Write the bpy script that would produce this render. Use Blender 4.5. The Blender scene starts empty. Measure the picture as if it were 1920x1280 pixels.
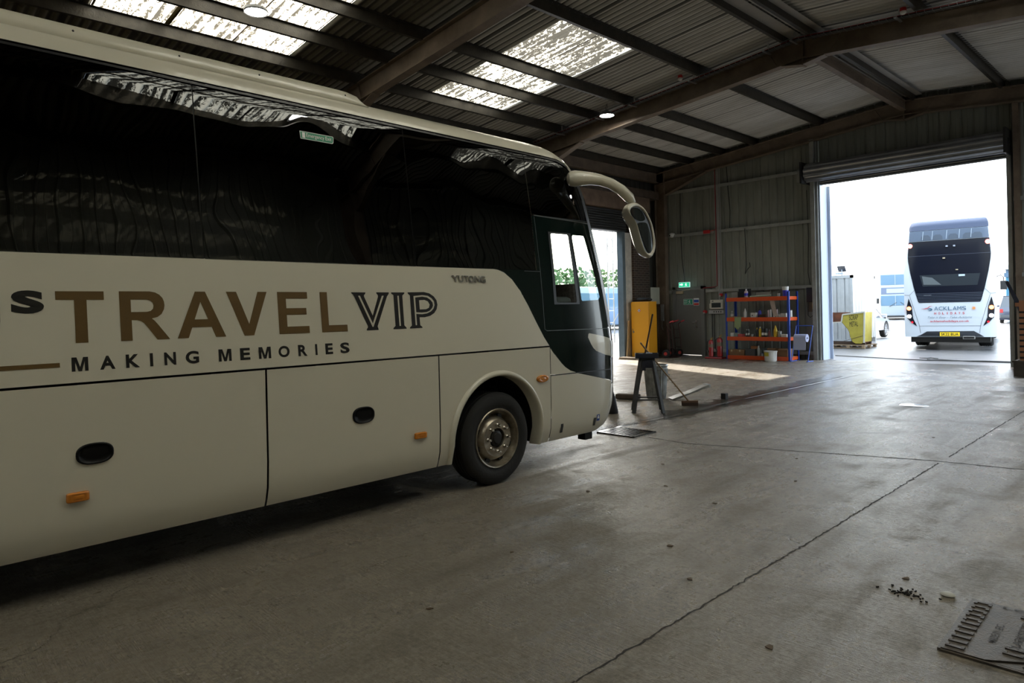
import bpy, bmesh, math, random
from mathutils import Vector, Matrix
from mathutils.geometry import tessellate_polygon
random.seed(7)
C = bpy.context.scene.collection
SC = bpy.context.scene
PI = math.pi
R = math.radians

# ------------------------------------------------------------------ materials
MATS = {}
def mat(name, col=(.8,.8,.8), rough=.5, metal=0., spec=.5, coat=0., emit=None, es=0., alpha=None, bump=0., bscale=40., var=0., vscale=3., varcol=None, rvar=0.):
    if name in MATS: return MATS[name]
    m = bpy.data.materials.new(name); m.use_nodes = True
    nt = m.node_tree; b = nt.nodes['Principled BSDF']
    b.inputs['Base Color'].default_value = (*col, 1)
    b.inputs['Roughness'].default_value = rough
    b.inputs['Metallic'].default_value = metal
    b.inputs['Specular IOR Level'].default_value = spec
    b.inputs['Coat Weight'].default_value = coat
    b.inputs['Coat Roughness'].default_value = .05
    if emit:
        b.inputs['Emission Color'].default_value = (*emit, 1); b.inputs['Emission Strength'].default_value = es
    tc = nt.nodes.new('ShaderNodeTexCoord')
    if var > 0:
        n = nt.nodes.new('ShaderNodeTexNoise'); n.inputs['Scale'].default_value = vscale; n.inputs['Detail'].default_value = 8; n.inputs['Roughness'].default_value = .65
        nt.links.new(tc.outputs['Object'], n.inputs['Vector'])
        r = nt.nodes.new('ShaderNodeMapRange'); r.inputs['From Min'].default_value = .35; r.inputs['From Max'].default_value = .7
        nt.links.new(n.outputs['Fac'], r.inputs['Value'])
        mx = nt.nodes.new('ShaderNodeMix'); mx.data_type = 'RGBA'
        mx.inputs['A'].default_value = (*col, 1)
        vc = varcol or tuple(c*(1-var) for c in col)
        mx.inputs['B'].default_value = (*vc, 1)
        nt.links.new(r.outputs['Result'], mx.inputs['Factor'])
        nt.links.new(mx.outputs['Result'], b.inputs['Base Color'])
        if rvar:
            r2 = nt.nodes.new('ShaderNodeMapRange'); r2.inputs['From Min'].default_value=.3; r2.inputs['From Max'].default_value=.7
            r2.inputs['To Min'].default_value = max(.02, rough-rvar); r2.inputs['To Max'].default_value = rough+rvar
            nt.links.new(n.outputs['Fac'], r2.inputs['Value']); nt.links.new(r2.outputs['Result'], b.inputs['Roughness'])
    if bump > 0:
        n = nt.nodes.new('ShaderNodeTexNoise'); n.inputs['Scale'].default_value = bscale; n.inputs['Detail'].default_value = 6
        nt.links.new(tc.outputs['Object'], n.inputs['Vector'])
        bp = nt.nodes.new('ShaderNodeBump'); bp.inputs['Strength'].default_value = bump; bp.inputs['Distance'].default_value = .01
        nt.links.new(n.outputs['Fac'], bp.inputs['Height']); nt.links.new(bp.outputs['Normal'], b.inputs['Normal'])
    MATS[name] = m
    return m

def glass_mat(name, tint=(.03,.035,.03), rough=.0, wave=.0, wscale=1.2, ior=1.5):
    """tinted pane: passes a little light, mirrors the rest by its Fresnel"""
    if name in MATS: return MATS[name]
    m = bpy.data.materials.new(name); m.use_nodes = True
    nt = m.node_tree; nt.nodes.clear()
    out = nt.nodes.new('ShaderNodeOutputMaterial'); t = nt.nodes.new('ShaderNodeBsdfTransparent'); t.inputs['Color'].default_value = (*tint, 1)
    g = nt.nodes.new('ShaderNodeBsdfGlossy'); g.inputs['Roughness'].default_value = rough; g.inputs['Color'].default_value = (.95,.97,.97,1)
    lw = nt.nodes.new('ShaderNodeLayerWeight'); lw.inputs['Blend'].default_value = .5      # facing = 1-|cos|, the same from both sides
    pw = nt.nodes.new('ShaderNodeMath'); pw.operation = 'POWER'; pw.inputs[1].default_value = 5; nt.links.new(lw.outputs['Facing'], pw.inputs[0])
    f = nt.nodes.new('ShaderNodeMath'); f.operation = 'MULTIPLY_ADD'; f.inputs[1].default_value = .94; f.inputs[2].default_value = .055; nt.links.new(pw.outputs[0], f.inputs[0])
    mx = nt.nodes.new('ShaderNodeMixShader')
    nt.links.new(f.outputs[0], mx.inputs[0]); nt.links.new(t.outputs[0], mx.inputs[1]); nt.links.new(g.outputs[0], mx.inputs[2]); nt.links.new(mx.outputs[0], out.inputs[0])
    if wave:
        tc = nt.nodes.new('ShaderNodeTexCoord'); n = nt.nodes.new('ShaderNodeTexNoise'); n.inputs['Scale'].default_value = wscale; n.inputs['Detail'].default_value = 1.5
        nt.links.new(tc.outputs['Object'], n.inputs['Vector'])
        bp = nt.nodes.new('ShaderNodeBump'); bp.inputs['Strength'].default_value = 1; bp.inputs['Distance'].default_value = wave
        nt.links.new(n.outputs['Fac'], bp.inputs['Height']); nt.links.new(bp.outputs['Normal'], g.inputs['Normal']); nt.links.new(bp.outputs['Normal'], lw.inputs['Normal'])
    MATS[name] = m
    return m

class N:
    """tiny node helper"""
    def __init__(s, name):
        s.m = bpy.data.materials.new(name); s.m.use_nodes = True; s.nt = s.m.node_tree; s.b = s.nt.nodes['Principled BSDF']; MATS[name] = s.m
        s.tc = s.nt.nodes.new('ShaderNodeTexCoord')
    def new(s, t, **k):
        n = s.nt.nodes.new(t)
        for a, v in k.items():
            if a in n.inputs.keys(): n.inputs[a].default_value = v
            else: setattr(n, a, v)
        return n
    def link(s, a, b): s.nt.links.new(a, b)
    def math(s, op, a, b=None, c=None, clamp=False):
        n = s.nt.nodes.new('ShaderNodeMath'); n.operation = op; n.use_clamp = clamp
        for i, v in enumerate((a, b, c)):
            if v is None: continue
            if isinstance(v, (int, float)): n.inputs[i].default_value = v
            else: s.link(v, n.inputs[i])
        return n.outputs[0]
    def mix(s, f, a, b):
        n = s.nt.nodes.new('ShaderNodeMix'); n.data_type = 'RGBA'
        for k, v in (('Factor', f), ('A', a), ('B', b)):
            if isinstance(v, (int, float)): n.inputs[k].default_value = v
            elif isinstance(v, tuple): n.inputs[k].default_value = (*v, 1)
            else: s.link(v, n.inputs[k])
        return n.outputs['Result']
    def rng(s, v, a, b, c=0., d=1., smooth=False):
        n = s.nt.nodes.new('ShaderNodeMapRange')
        if smooth: n.interpolation_type = 'SMOOTHSTEP'
        s.link(v, n.inputs['Value'])
        for k, x in (('From Min', a), ('From Max', b), ('To Min', c), ('To Max', d)): n.inputs[k].default_value = x
        return n.outputs['Result']
    def noise(s, scale, detail=6., rough=.6, vec=None, dist=0.):
        n = s.new('ShaderNodeTexNoise', Scale=scale, Detail=detail, Roughness=rough, Distortion=dist)
        s.link(vec or s.tc.outputs['Object'], n.inputs['Vector']); return n.outputs['Fac']
    def stretch(s, sc):
        n = s.nt.nodes.new('ShaderNodeMapping'); n.inputs['Scale'].default_value = sc; s.link(s.tc.outputs['Object'], n.inputs['Vector']); return n.outputs[0]
    def xyz(s):
        n = s.nt.nodes.new('ShaderNodeSeparateXYZ'); s.link(s.tc.outputs['Object'], n.inputs[0]); return n.outputs
    def bump(s, h, dist=.01, strength=1.):
        n = s.new('ShaderNodeBump', Strength=strength, Distance=dist); s.link(h, n.inputs['Height']); s.link(n.outputs[0], s.b.inputs['Normal']); return n

# ------------------------------------------------------------------ mesh helpers
def make(name, bm, m=None, parent=None, smooth=False, loc=None, kind=None, autos=None):
    me = bpy.data.meshes.new(name); 
    bmesh.ops.recalc_face_normals(bm, faces=bm.faces[:]) if not getattr(bm, 'keepn', None) and autos is None else None
    bm.to_mesh(me); bm.free()
    if m:
        for x in (m if isinstance(m, (list, tuple)) else [m]): me.materials.append(x)
    if smooth:
        me.polygons.foreach_set('use_smooth', [True]*len(me.polygons))
    o = bpy.data.objects.new(name, me); C.objects.link(o)
    if parent: o.parent = parent
    if loc: o.location = loc
    if kind: o['kind'] = kind
    return o
def sharp(o, ang=35):
    """smooth shading with hard edges kept"""
    me = o.data
    me.polygons.foreach_set('use_smooth', [True]*len(me.polygons))
    bm = bmesh.new(); bm.from_mesh(me)
    for e in bm.edges:
        if len(e.link_faces) == 2 and e.calc_face_angle(0) > R(ang): e.smooth = False
    bm.to_mesh(me); bm.free()
    return o
def empty(name, label, cat, loc=(0,0,0), rz=0., group=None):
    o = bpy.data.objects.new(name, None); C.objects.link(o); o.location = loc; o.rotation_euler = (0,0,rz); o.empty_display_size = .1
    o['label'] = label; o['category'] = cat
    if group: o['group'] = group
    return o
def tag(o, label, cat, group=None):
    o['label'] = label; o['category'] = cat
    if group: o['group'] = group
    return o
def copy_tree(o, parent=None):
    c = o.copy(); C.objects.link(c)
    if parent: c.parent = parent
    for ch in list(o.children): copy_tree(ch, c)
    return c

class MB:
    def __init__(s): s.bm = bmesh.new(); s.mi = 0
    def _m(s, fs):
        for f in fs: f.material_index = s.mi
    def box(s, c, d, rot=None, bev=0.):
        r = bmesh.ops.create_cube(s.bm, size=1)
        vs = r['verts']
        M = Matrix.Translation(c) @ (rot.to_4x4() if rot is not None else Matrix.Identity(4)) @ Matrix.Diagonal((*d, 1))
        bmesh.ops.transform(s.bm, matrix=M, verts=vs)
        fs = {f for v in vs for f in v.link_faces}; s._m(fs)
        if bev > 0:
            es = {e for v in vs for e in v.link_edges}
            bmesh.ops.bevel(s.bm, geom=list(es), offset=bev, segments=2, affect='EDGES', profile=.5)
        return s
    def bx(s, x0, x1, y0, y1, z0, z1, bev=0.): return s.box(((x0+x1)/2,(y0+y1)/2,(z0+z1)/2), (abs(x1-x0),abs(y1-y0),abs(z1-z0)), None, bev)
    def bar(s, a, b, w, h=None, up=(0,0,1)):
        a = Vector(a); b = Vector(b); d = b-a; L = d.length; z = d.normalized(); u = Vector(up)
        if abs(z.dot(u)) > .99: u = Vector((0,1,0))
        x = z.cross(u).normalized(); y = z.cross(x).normalized()
        M = Matrix((x,y,z)).transposed()
        return s.box((a+b)/2, (w, h or w, L), M)
    def tube(s, pts, r, seg=10, cap=True, closed=False):
        pts = [Vector(p) for p in pts]; rings = []; n = len(pts)
        rr = r if isinstance(r, (list, tuple)) else [r]*n
        prev = None
        for i, p in enumerate(pts):
            if closed: t = pts[(i+1) % n]-pts[i-1]
            else: t = pts[min(i+1, n-1)]-pts[max(i-1, 0)]
            t.normalize()
            if prev is None:
                a = Vector((0,0,1)) if abs(t.z) < .9 else Vector((1,0,0)); x = t.cross(a).normalized()
            else:
                x = (prev-t*prev.dot(t)).normalized()
            prev = x; y = t.cross(x)
            rings.append([s.bm.verts.new(p+(x*math.cos(2*PI*k/seg)+y*math.sin(2*PI*k/seg))*rr[i]) for k in range(seg)])
        fs = []
        for i in range(n if closed else n-1):
            A = rings[i]; B = rings[(i+1) % n]
            for k in range(seg): fs.append(s.bm.faces.new((A[k], A[(k+1)%seg], B[(k+1)%seg], B[k])))
        if cap and not closed:
            fs.append(s.bm.faces.new(rings[0][::-1])); fs.append(s.bm.faces.new(rings[-1]))
        s._m(fs); return s
    def lathe(s, prof, o=(0,0,0), axis='Z', seg=32):
        """prof: (radius, height) pairs"""
        o = Vector(o); rings = []
        def P(r, h, a):
            c, d = r*math.cos(a), r*math.sin(a)
            return o+Vector({'Z': (c,d,h), 'X': (h,c,d), 'Y': (d,h,c)}[axis])
        for r, h in prof:
            if r < 1e-5: rings.append([s.bm.verts.new(P(0, h, 0))])
            else: rings.append([s.bm.verts.new(P(r, h, 2*PI*k/seg)) for k in range(seg)])
        fs = []
        for A, B in zip(rings, rings[1:]):
            for k in range(seg):
                q = [A[k % len(A)], A[(k+1) % len(A)], B[(k+1) % len(B)], B[k % len(B)]]
                u = []
                for v in q:
                    if v not in u: u.append(v)
                if len(u) > 2:
                    try: fs.append(s.bm.faces.new(u))
                    except ValueError: pass
        s._m(fs); return s
    def prism(s, poly, f, d, holes=()):
        """poly 2D; f maps (a,b,depth) to a point; d = depth"""
        loops = [[Vector((x,y,0)) for x,y in poly]]+[[Vector((x,y,0)) for x,y in h] for h in holes]
        tris = tessellate_polygon(loops); flat = [p for l in loops for p in l]
        A = [s.bm.verts.new(f(p.x,p.y,0)) for p in flat]; fs = []
        for t in tris: fs.append(s.bm.faces.new([A[i] for i in t]))
        if d:
            B = [s.bm.verts.new(f(p.x,p.y,d)) for p in flat]
            for t in tris: fs.append(s.bm.faces.new([B[i] for i in t][::-1]))
            k = 0
            for l in loops:
                n = len(l)
                for i in range(n): fs.append(s.bm.faces.new((A[k+i], A[k+(i+1)%n], B[k+(i+1)%n], B[k+i])))
                k += n
        s._m(fs); return s
    def quad(s, *p):
        f = s.bm.faces.new([s.bm.verts.new(x) for x in p]); s._m([f]); return s
    def ball(s, c, r, sc=(1,1,1), seg=16, ring=10):
        q = bmesh.ops.create_uvsphere(s.bm, u_segments=seg, v_segments=ring, radius=r)
        bmesh.ops.transform(s.bm, matrix=Matrix.Translation(c) @ Matrix.Diagonal((*sc,1)), verts=q['verts'])
        s._m({f for v in q['verts'] for f in v.link_faces}); return s
    def build(s, name, m, parent=None, smooth=False, **k):
        o = make(name, s.bm, m, parent, False, **k)
        if smooth: sharp(o)
        return o

_font_cache = {}
def glyphs(txt, bold=0., ital=0., space=1.):
    """2D triangles of a string, scaled to the unit box; returns verts, faces, aspect"""
    k = (txt, bold, ital, space)
    if k in _font_cache: return _font_cache[k]
    cu = bpy.data.curves.new('t', 'FONT'); cu.body = txt; cu.size = 1; cu.offset = bold; cu.shear = ital; cu.space_character = space; cu.resolution_u = 5
    ob = bpy.data.objects.new('t', cu)
    me = bpy.data.meshes.new_from_object(ob)
    vs = [(v.co.x, v.co.y) for v in me.vertices]; fs = [tuple(p.vertices) for p in me.polygons]
    x0 = min(v[0] for v in vs); x1 = max(v[0] for v in vs); y0 = min(v[1] for v in vs); y1 = max(v[1] for v in vs)
    vs = [((x-x0)/(x1-x0), (y-y0)/(y1-y0)) for x, y in vs]
    bpy.data.objects.remove(ob); bpy.data.curves.remove(cu); bpy.data.meshes.remove(me)
    _font_cache[k] = (vs, fs, (x1-x0)/(y1-y0)); return _font_cache[k]
def lettering(name, txt, o, xd, ud, w, h, m, parent=None, bold=0., ital=0., space=1., mbx=None, depth=0.):
    """text as a thin mesh in the box that starts at o and spans w along xd, h along ud"""
    vs, fs, a = glyphs(txt, bold, ital, space); o = Vector(o); xd = Vector(xd).normalized(); ud = Vector(ud).normalized(); nd = xd.cross(ud)
    bm = mbx.bm if mbx else bmesh.new()
    V = [bm.verts.new(o+xd*(x*w)+ud*(y*h)+nd*depth) for x, y in vs]
    for f in fs:
        try: q = bm.faces.new([V[i] for i in f]); q.material_index = mbx.mi if mbx else 0
        except ValueError: pass
    if mbx: return
    return make(name, bm, m, parent, autos=0)

# ================================================================== BUILDING SHELL
XL, XR, XA = -13.5, 2.1, -5.7        # side walls and ridge
YF, YB = -8.0, 19.95                 # front and back cladding
def roofz(x): return 7.03-.09*abs(x-XA)

# ---- concrete floor
def floor_mat():
    n = N('concrete_floor'); X, Y, Z = n.xyz(); b = n.b
    big = n.noise(.28, 5, .6); mid = n.noise(1.7, 8, .68, dist=.6); fine = n.noise(28, 8, .7); grit = n.noise(150, 3, .7)
    streak = n.noise(1.0, 7, .65, vec=n.stretch((3.2, .30, 1)), dist=.4)
    col = n.mix(n.rng(mid, .34, .66), (.35,.305,.235), (.205,.172,.128))
    col = n.mix(n.rng(big, .42, .68, 0, .5), col, (.27,.24,.19))
    col = n.mix(n.rng(streak, .52, .68, 0, .6), col, (.11,.095,.073))
    blot = n.noise(.9, 9, .75, dist=1.2)
    col = n.mix(n.rng(blot, .61, .70, 0, .65), col, (.06,.05,.04))
    col = n.mix(n.rng(fine, .42, .62, 0, .6), col, (.11,.095,.075))
    col = n.mix(n.rng(grit, .55, .8, 0, .35), col, (.4,.38,.34))
    # slab joints: lines along y and across x, ragged
    wob = n.math('MULTIPLY', n.math('SUBTRACT', n.noise(3.2, 6, .7), .5), .085)
    wv = n.noise(2.3, 6, .75); fw_ = n.math('MULTIPLY', n.math('SUBTRACT', n.noise(14, 5, .7), .5), .03)
    def line(v, at, w):
        d = n.math('ABSOLUTE', n.math('ADD', n.math('ADD', n.math('SUBTRACT', v, at), wob), fw_))
        ww = n.rng(wv, .35, .68, w*.25, w*1.5); return n.math('SUBTRACT', 1., n.math('DIVIDE', d, ww), clamp=True)
    j = line(Y, 15.2, .02)
    j = n.math('MAXIMUM', j, line(X, -9.6, .016)); j = n.math('MULTIPLY', j, 1.7, clamp=True)
    crk = n.new('ShaderNodeTexVoronoi', feature='DISTANCE_TO_EDGE', Scale=.33); n.link(n.new('ShaderNodeVectorMath').outputs[0], crk.inputs['Vector'])
    vm = crk.inputs['Vector'].links[0].from_node; vm.operation = 'ADD'; n.link(n.tc.outputs['Object'], vm.inputs[0])
    nn = n.new('ShaderNodeTexNoise', Scale=1.6, Detail=6.); n.link(n.tc.outputs['Object'], nn.inputs['Vector']); n.link(nn.outputs['Color'], vm.inputs[1])
    cr = n.math('MULTIPLY', n.rng(crk.outputs['Distance'], 0, .006, .7, 0), n.rng(n.noise(.5), .5, .56))
    col = n.mix(n.math('MULTIPLY', j, .9), col, (.028,.022,.016)); col = n.mix(cr, col, (.07,.06,.045))
    # wet run along the drain line and puddles by it
    dx = n.math('ABSOLUTE', n.math('ADD', n.math('SUBTRACT', X, -5.72), n.math('MULTIPLY', n.math('SUBTRACT', n.noise(1.6, 7, .7), .5), .8)))
    wide = n.rng(Y, 6.5, 15.2, .26, .62)
    wet = n.math('MULTIPLY', n.rng(n.math('SUBTRACT', dx, wide), -.22, .02, 1, 0, True), n.math('MULTIPLY', n.rng(Y, 6.2, 6.8), n.rng(Y, 17.2, 16.2)))
    wet2 = n.math('MULTIPLY', n.rng(n.math('ADD', n.noise(.55, 5, .6), n.rng(Y, 13, 19.5, -.16, .12)), .47, .56, 0, 1, True), n.math('MULTIPLY', n.rng(Y, 13.2, 14.5), n.rng(X, -7.2, -6.4)))
    wet = n.math('MAXIMUM', wet, wet2)
    col = n.mix(n.math('MULTIPLY', wet, .88), col, (.03,.026,.021))
    chan = n.rng(n.math('ABSOLUTE', n.math('ADD', n.math('SUBTRACT', X, -5.72), n.math('MULTIPLY', wob, .5))), .02, .045, 1, 0)
    chan = n.math('MULTIPLY', chan, n.math('MULTIPLY', n.rng(Y, 6.9, 7.0), n.rng(Y, 16.5, 16.3)))
    col = n.mix(chan, col, (.012,.011,.01))
    gran = n.noise(55, 5, .75); brush = n.noise(1, 5, .7, vec=n.stretch((6, 80, 1)))
    col = n.mix(n.rng(gran, .52, .66, 0, .55), col, (.085,.073,.056)); col = n.mix(n.rng(gran, .46, .34, 0, .45), col, (.38,.33,.25)); col = n.mix(n.rng(brush, .5, .62, 0, .3), col, (.12,.095,.065))
    n.link(col, b.inputs['Base Color'])
    ro = n.rng(n.math('ADD', n.math('MULTIPLY', mid, .55), n.math('MULTIPLY', streak, .45)), .40, .60, .17, .55)
    ro = n.math('ADD', ro, n.rng(fine, .3, .7, -.07, .09))
    ro = n.math('MULTIPLY_ADD', n.rng(big, .4, .65), -.08, ro)
    m = n.nt.nodes.new('ShaderNodeMix'); m.data_type = 'FLOAT'; n.link(n.math('MULTIPLY', wet, n.rng(mid, .3, .6, .6, 1.)), m.inputs['Factor']); n.link(ro, m.inputs['A']); m.inputs['B'].default_value = .10
    n.link(m.outputs['Result'], b.inputs['Roughness'])
    b.inputs['Specular IOR Level'].default_value = .55
    h = n.math('ADD', n.math('MULTIPLY', fine, .6), n.math('MULTIPLY', grit, .35)); h = n.math('ADD', h, n.math('MULTIPLY', gran, .45)); h = n.math('ADD', h, n.math('MULTIPLY', brush, .8))
    h = n.math('MULTIPLY', h, n.rng(wet, 0, 1, 1, .55))
    h = n.math('SUBTRACT', h, n.math('MULTIPLY', j, 2.)); h = n.math('SUBTRACT', h, chan); h = n.math('SUBTRACT', h, n.math('MULTIPLY', cr, .4))
    n.bump(h, .011, 1.)
    return n.m
FL = floor_mat()
mb = MB(); mb.quad((XL-.4,YF,0),(XR+.2,YF,0),(XR+.2,YB,0),(XL-.4,YB,0)); mb.build('floor', FL, kind='structure')

def ribbon(name, pts, w0, w1, m, z=.0015, step=.05):
    bm = bmesh.new(); prev = None; L = 0.
    for (a, b) in zip(pts, pts[1:]):
        a = Vector(a); b = Vector(b); n_ = max(2, int((b-a).length/step)); d = (b-a).normalized(); nn = Vector((-d.y, d.x))
        for i in range(n_+1):
            c = a.lerp(b, i/n_)+nn*random.gauss(0, .004); w = random.uniform(w0, w1)/2
            cur = (bm.verts.new((c.x+nn.x*w, c.y+nn.y*w, z)), bm.verts.new((c.x-nn.x*w, c.y-nn.y*w, z)))
            if prev: bm.faces.new((prev[0], prev[1], cur[1], cur[0]))
            prev = cur
    return make(name, bm, m, kind='structure')
JT = mat('joint_filler', (.022,.018,.014), .8)
ribbon('trim_4', [(-4.95,7.02),(-4.4,6.98),(-2.08,7.77),(-1.2,7.9),(2.0,8.1)], .016, .034, JT)
ribbon('trim_5', [(-1.99,.2),(-1.96,2.2),(-1.965,4.7),(-1.99,7.69)], .006, .016, JT, step=.03); ribbon('trim_6', [(-1.99,8.05),(-2.03,12.1),(-2.05,19.5)], .008, .016, JT)
ribbon('trim_7', [(-5.72,7.3),(-5.56,9.0),(-5.82,11.6),(-5.84,15.6)], .012, .035, mat('wet_channel', (.02,.02,.02), .12), z=.003)

def yard_mat():
    n = N('yard_tarmac'); 
    big = n.noise(.12, 5, .6); mid = n.noise(1.2, 8, .7); g = n.noise(60, 4, .7)
    col = n.mix(n.rng(mid, .3, .7), (.125,.125,.128), (.085,.085,.088)); col = n.mix(n.rng(g, .4, .7, 0, .5), col, (.2,.2,.2))
    n.link(col, n.b.inputs['Base Color']); n.link(n.rng(big, .35, .65, .22, .55), n.b.inputs['Roughness']); n.bump(g, .006, .7); return n.m
YM = yard_mat()
mb = MB()
for a in ((-90, 60, YB, 140), (-90, XL-.4, -60, YB), (XR+.2, 60, -60, YB), (XL-.4, XR+.2, -60, YF)):
    mb.quad((a[0],a[2],-.015),(a[1],a[2],-.015),(a[1],a[3],-.015),(a[0],a[3],-.015))
mb.build('yard_ground', YM, kind='structure')

# ---- cladding
def clad_mat(name, c1, c2, per_line=None):
    n = N(name); v = n.noise(1.4, 7, .7, vec=n.stretch((2.5,2.5,.35))); n.link(n.mix(n.rng(v, .35, .7), c1, c2), n.b.inputs['Base Color'])
    n.b.inputs['Roughness'].default_value = .5; n.bump(n.noise(4, 3), .004, .5); return n.m
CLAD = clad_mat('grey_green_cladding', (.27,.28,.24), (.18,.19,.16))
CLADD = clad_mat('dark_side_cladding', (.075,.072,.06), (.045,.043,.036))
def clad(mb, a0, a1, z0, z1f, plane, fixed, per=.25, dep=.024):
    """box-profile sheet along axis 'x' or 'y'; z1f gives the top edge"""
    prof = [(0,0),(.08,0),(.16,1),(.50,1),(.53,.8),(.56,1),(.92,1)]
    xs = []; k = math.floor(a0/per)
    while k*per < a1:
        for f, d in prof:
            x = (k+f)*per
            if a0 <= x <= a1: xs.append((x, d*dep))
        k += 1
    xs = [(a0, xs[0][1])]+xs+[(a1, xs[-1][1])]
    prev = None
    for x, d in xs:
        p = (lambda z: (x, fixed-d, z)) if plane == 'y' else (lambda z: (fixed+d, x, z))
        z1 = z1f(x) if callable(z1f) else z1f
        cur = (mb.bm.verts.new(p(z0)), mb.bm.verts.new(p(z1)))
        if prev: mb._m([mb.bm.faces.new((prev[0], cur[0], cur[1], prev[1]))])
        prev = cur
DX0, DX1, DZ = -7.93, -3.57, 4.98      # roller doorway in the back wall
PX0, PX1, PZ = -12.86, -11.70, 2.27    # personnel door
mb = MB()
for a0, a1, z0 in ((XL-.1, PX0, 0), (PX0, PX1, PZ), (PX1, DX0-.04, 0), (DX0-.04, DX1+.04, DZ+.02), (DX1+.04, XR+.1, 0)):
    clad(mb, a0, a1, z0, roofz, 'y', YB+.0)
o = mb.build('wall_back', CLAD, kind='structure'); md = o.modifiers.new('s', 'SOLIDIFY'); md.thickness = .02; md.offset = 1
OY0, OY1, OZ = 13.95, 17.75, 4.05      # roller doorway in the left wall
def brick_mat():
    n = N('dark_brick'); t = n.new('ShaderNodeTexBrick'); n.link(n.nt.nodes.new('ShaderNodeMapping').outputs[0], t.inputs['Vector'])
    mp = t.inputs['Vector'].links[0].from_node; mp.inputs['Rotation'].default_value = (PI/2, 0, PI/2)
    cx = n.new('ShaderNodeCombineXYZ'); X, Y, Z = n.xyz(); n.link(n.math('ADD', X, Y), cx.inputs[0]); n.link(Z, cx.inputs[1]); n.nt.links.remove(mp.outputs[0].links[0]); n.link(cx.outputs[0], t.inputs['Vector'])
    t.inputs['Scale'].default_value = 1; t.inputs['Brick Width'].default_value = .225; t.inputs['Row Height'].default_value = .075; t.inputs['Mortar Size'].default_value = .009
    t.inputs['Color1'].default_value = (.065,.038,.026,1); t.inputs['Color2'].default_value = (.035,.024,.018,1); t.inputs['Mortar'].default_value = (.12,.1,.08,1)
    n.link(t.outputs['Color'], n.b.inputs['Base Color']); n.b.inputs['Roughness'].default_value = .85; n.bump(t.outputs['Fac'], -.006, 1.); return n.m
BRK = brick_mat()
mb = MB()
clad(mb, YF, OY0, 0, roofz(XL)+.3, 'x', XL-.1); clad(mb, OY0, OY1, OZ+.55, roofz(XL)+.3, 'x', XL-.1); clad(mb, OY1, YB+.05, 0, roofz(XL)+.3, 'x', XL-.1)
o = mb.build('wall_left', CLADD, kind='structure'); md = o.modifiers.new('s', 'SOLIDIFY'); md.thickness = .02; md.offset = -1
mb = MB(); clad(mb, YF, 15.2, 0, roofz(XR)+.3, 'x', XR+.1); clad(mb, 15.2, 19.0, 4.6, roofz(XR)+.3, 'x', XR+.1); clad(mb, 19.0, YB+.05, 0, roofz(XR)+.3, 'x', XR+.1)  # opening towards the back is added in this unseen wall for its light
o = mb.build('wall_right', CLAD, kind='structure')
mb = MB()
clad(mb, XL-.1, XR+.1, 0, roofz, 'y', YF)
mb.build('wall_front', CLAD, kind='structure')
# brick pier and painted reveal beside the left doorway
mb = MB(); mb.bx(-13.62, -13.22, 18.12, 18.98, 0, 4.72); mb.build('brick_pier', BRK, kind='structure')
mb = MB(); mb.bx(-13.62, -13.25, 13.55, 13.95, 0, 4.72); mb.build('brick_pier', BRK, kind='structure')
PW = mat('old_white_paint', (.62,.58,.5), .6, var=.35, vscale=5)
mb = MB(); mb.bx(-13.6, -13.3, 17.78, 18.12, 0, 4.03); mb.build('door_reveal', PW, kind='structure')
BGM = mat('blue_grey_guide', (.13,.17,.19), .45, var=.3)
RUST = mat('rusty_steel', (.12,.085,.06), .7, var=.5, vscale=8, varcol=(.05,.035,.025), bump=.3)
mb = MB(); mb.bx(-13.5, -13.28, 17.62, 17.76, 0, 4.05); mb.build('door_guide', BGM, kind='structure')
STEEL = mat('painted_frame_steel', (.215,.165,.12), .6, var=.35, vscale=2.5, varcol=(.12,.085,.058), bump=.25, bscale=25)
DARKST = mat('dark_purlin_steel', (.028,.024,.018), .42, metal=.2, var=.5, vscale=5, varcol=(.055,.047,.035), bump=.3)
TIMB = mat('brown_fascia', (.2,.135,.09), .7, var=.4, vscale=3, varcol=(.1,.065,.045))
mb = MB(); mb.bx(-13.6, -13.15, 13.5, 19.0, 4.74, 5.22); mb.build('door_lintel', TIMB, kind='structure')
SHUT = mat('shutter_dark', (.05,.05,.05), .45, metal=.5)
mb = MB()
for i in range(8): mb.lathe([(.04,-1.98),(.04,1.98)], (-13.3, 15.85, 4.09+i*.075), 'Y', 10)
mb.bx(-13.55, -13.3, 13.9, 17.8, 4.05, 4.72); mb.build('door_3', SHUT, kind='structure', smooth=True)

# ---- roof sheets
def roof_mat():
    n = N('roof_sheet'); X, Y, Z = n.xyz()
    v = n.noise(1.3, 7, .7, vec=n.stretch((.35, 2, 1))); st = n.noise(2.2, 6, .7)
    dirty = n.rng(Y, 7.6, 7.0)                                   # the old bays near the front are stained
    c = n.mix(n.rng(v, .35, .68), (.72,.72,.71), (.5,.495,.48))
    c2 = n.mix(n.rng(v, .35, .68), (.22,.2,.155), (.10,.088,.065)); c = n.mix(dirty, c, c2)
    c = n.mix(n.math('MULTIPLY', n.rng(st, .56, .64), n.math('MULTIPLY', dirty, .8)), c, (.03,.026,.018))
    gr = n.math('SINE', n.math('MULTIPLY', Y, 2*PI/.146)); c = n.mix(n.rng(gr, .0, .55, 0, .8), c, (.045,.043,.04))  # rib grooves: dirt and the shade inside them both put into the colour
    lap = n.math('FRACT', n.math('DIVIDE', n.math('ADD', Y, 20.0), 1.02)); lap = n.rng(lap, .93, .955, 0, 1)
    c = n.mix(n.math('MULTIPLY', lap, .75), c, (.03,.03,.03))
    n.link(c, n.b.inputs['Base Color']); n.b.inputs['Roughness'].default_value = .6; return n.m
ROOF = roof_mat()
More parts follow.
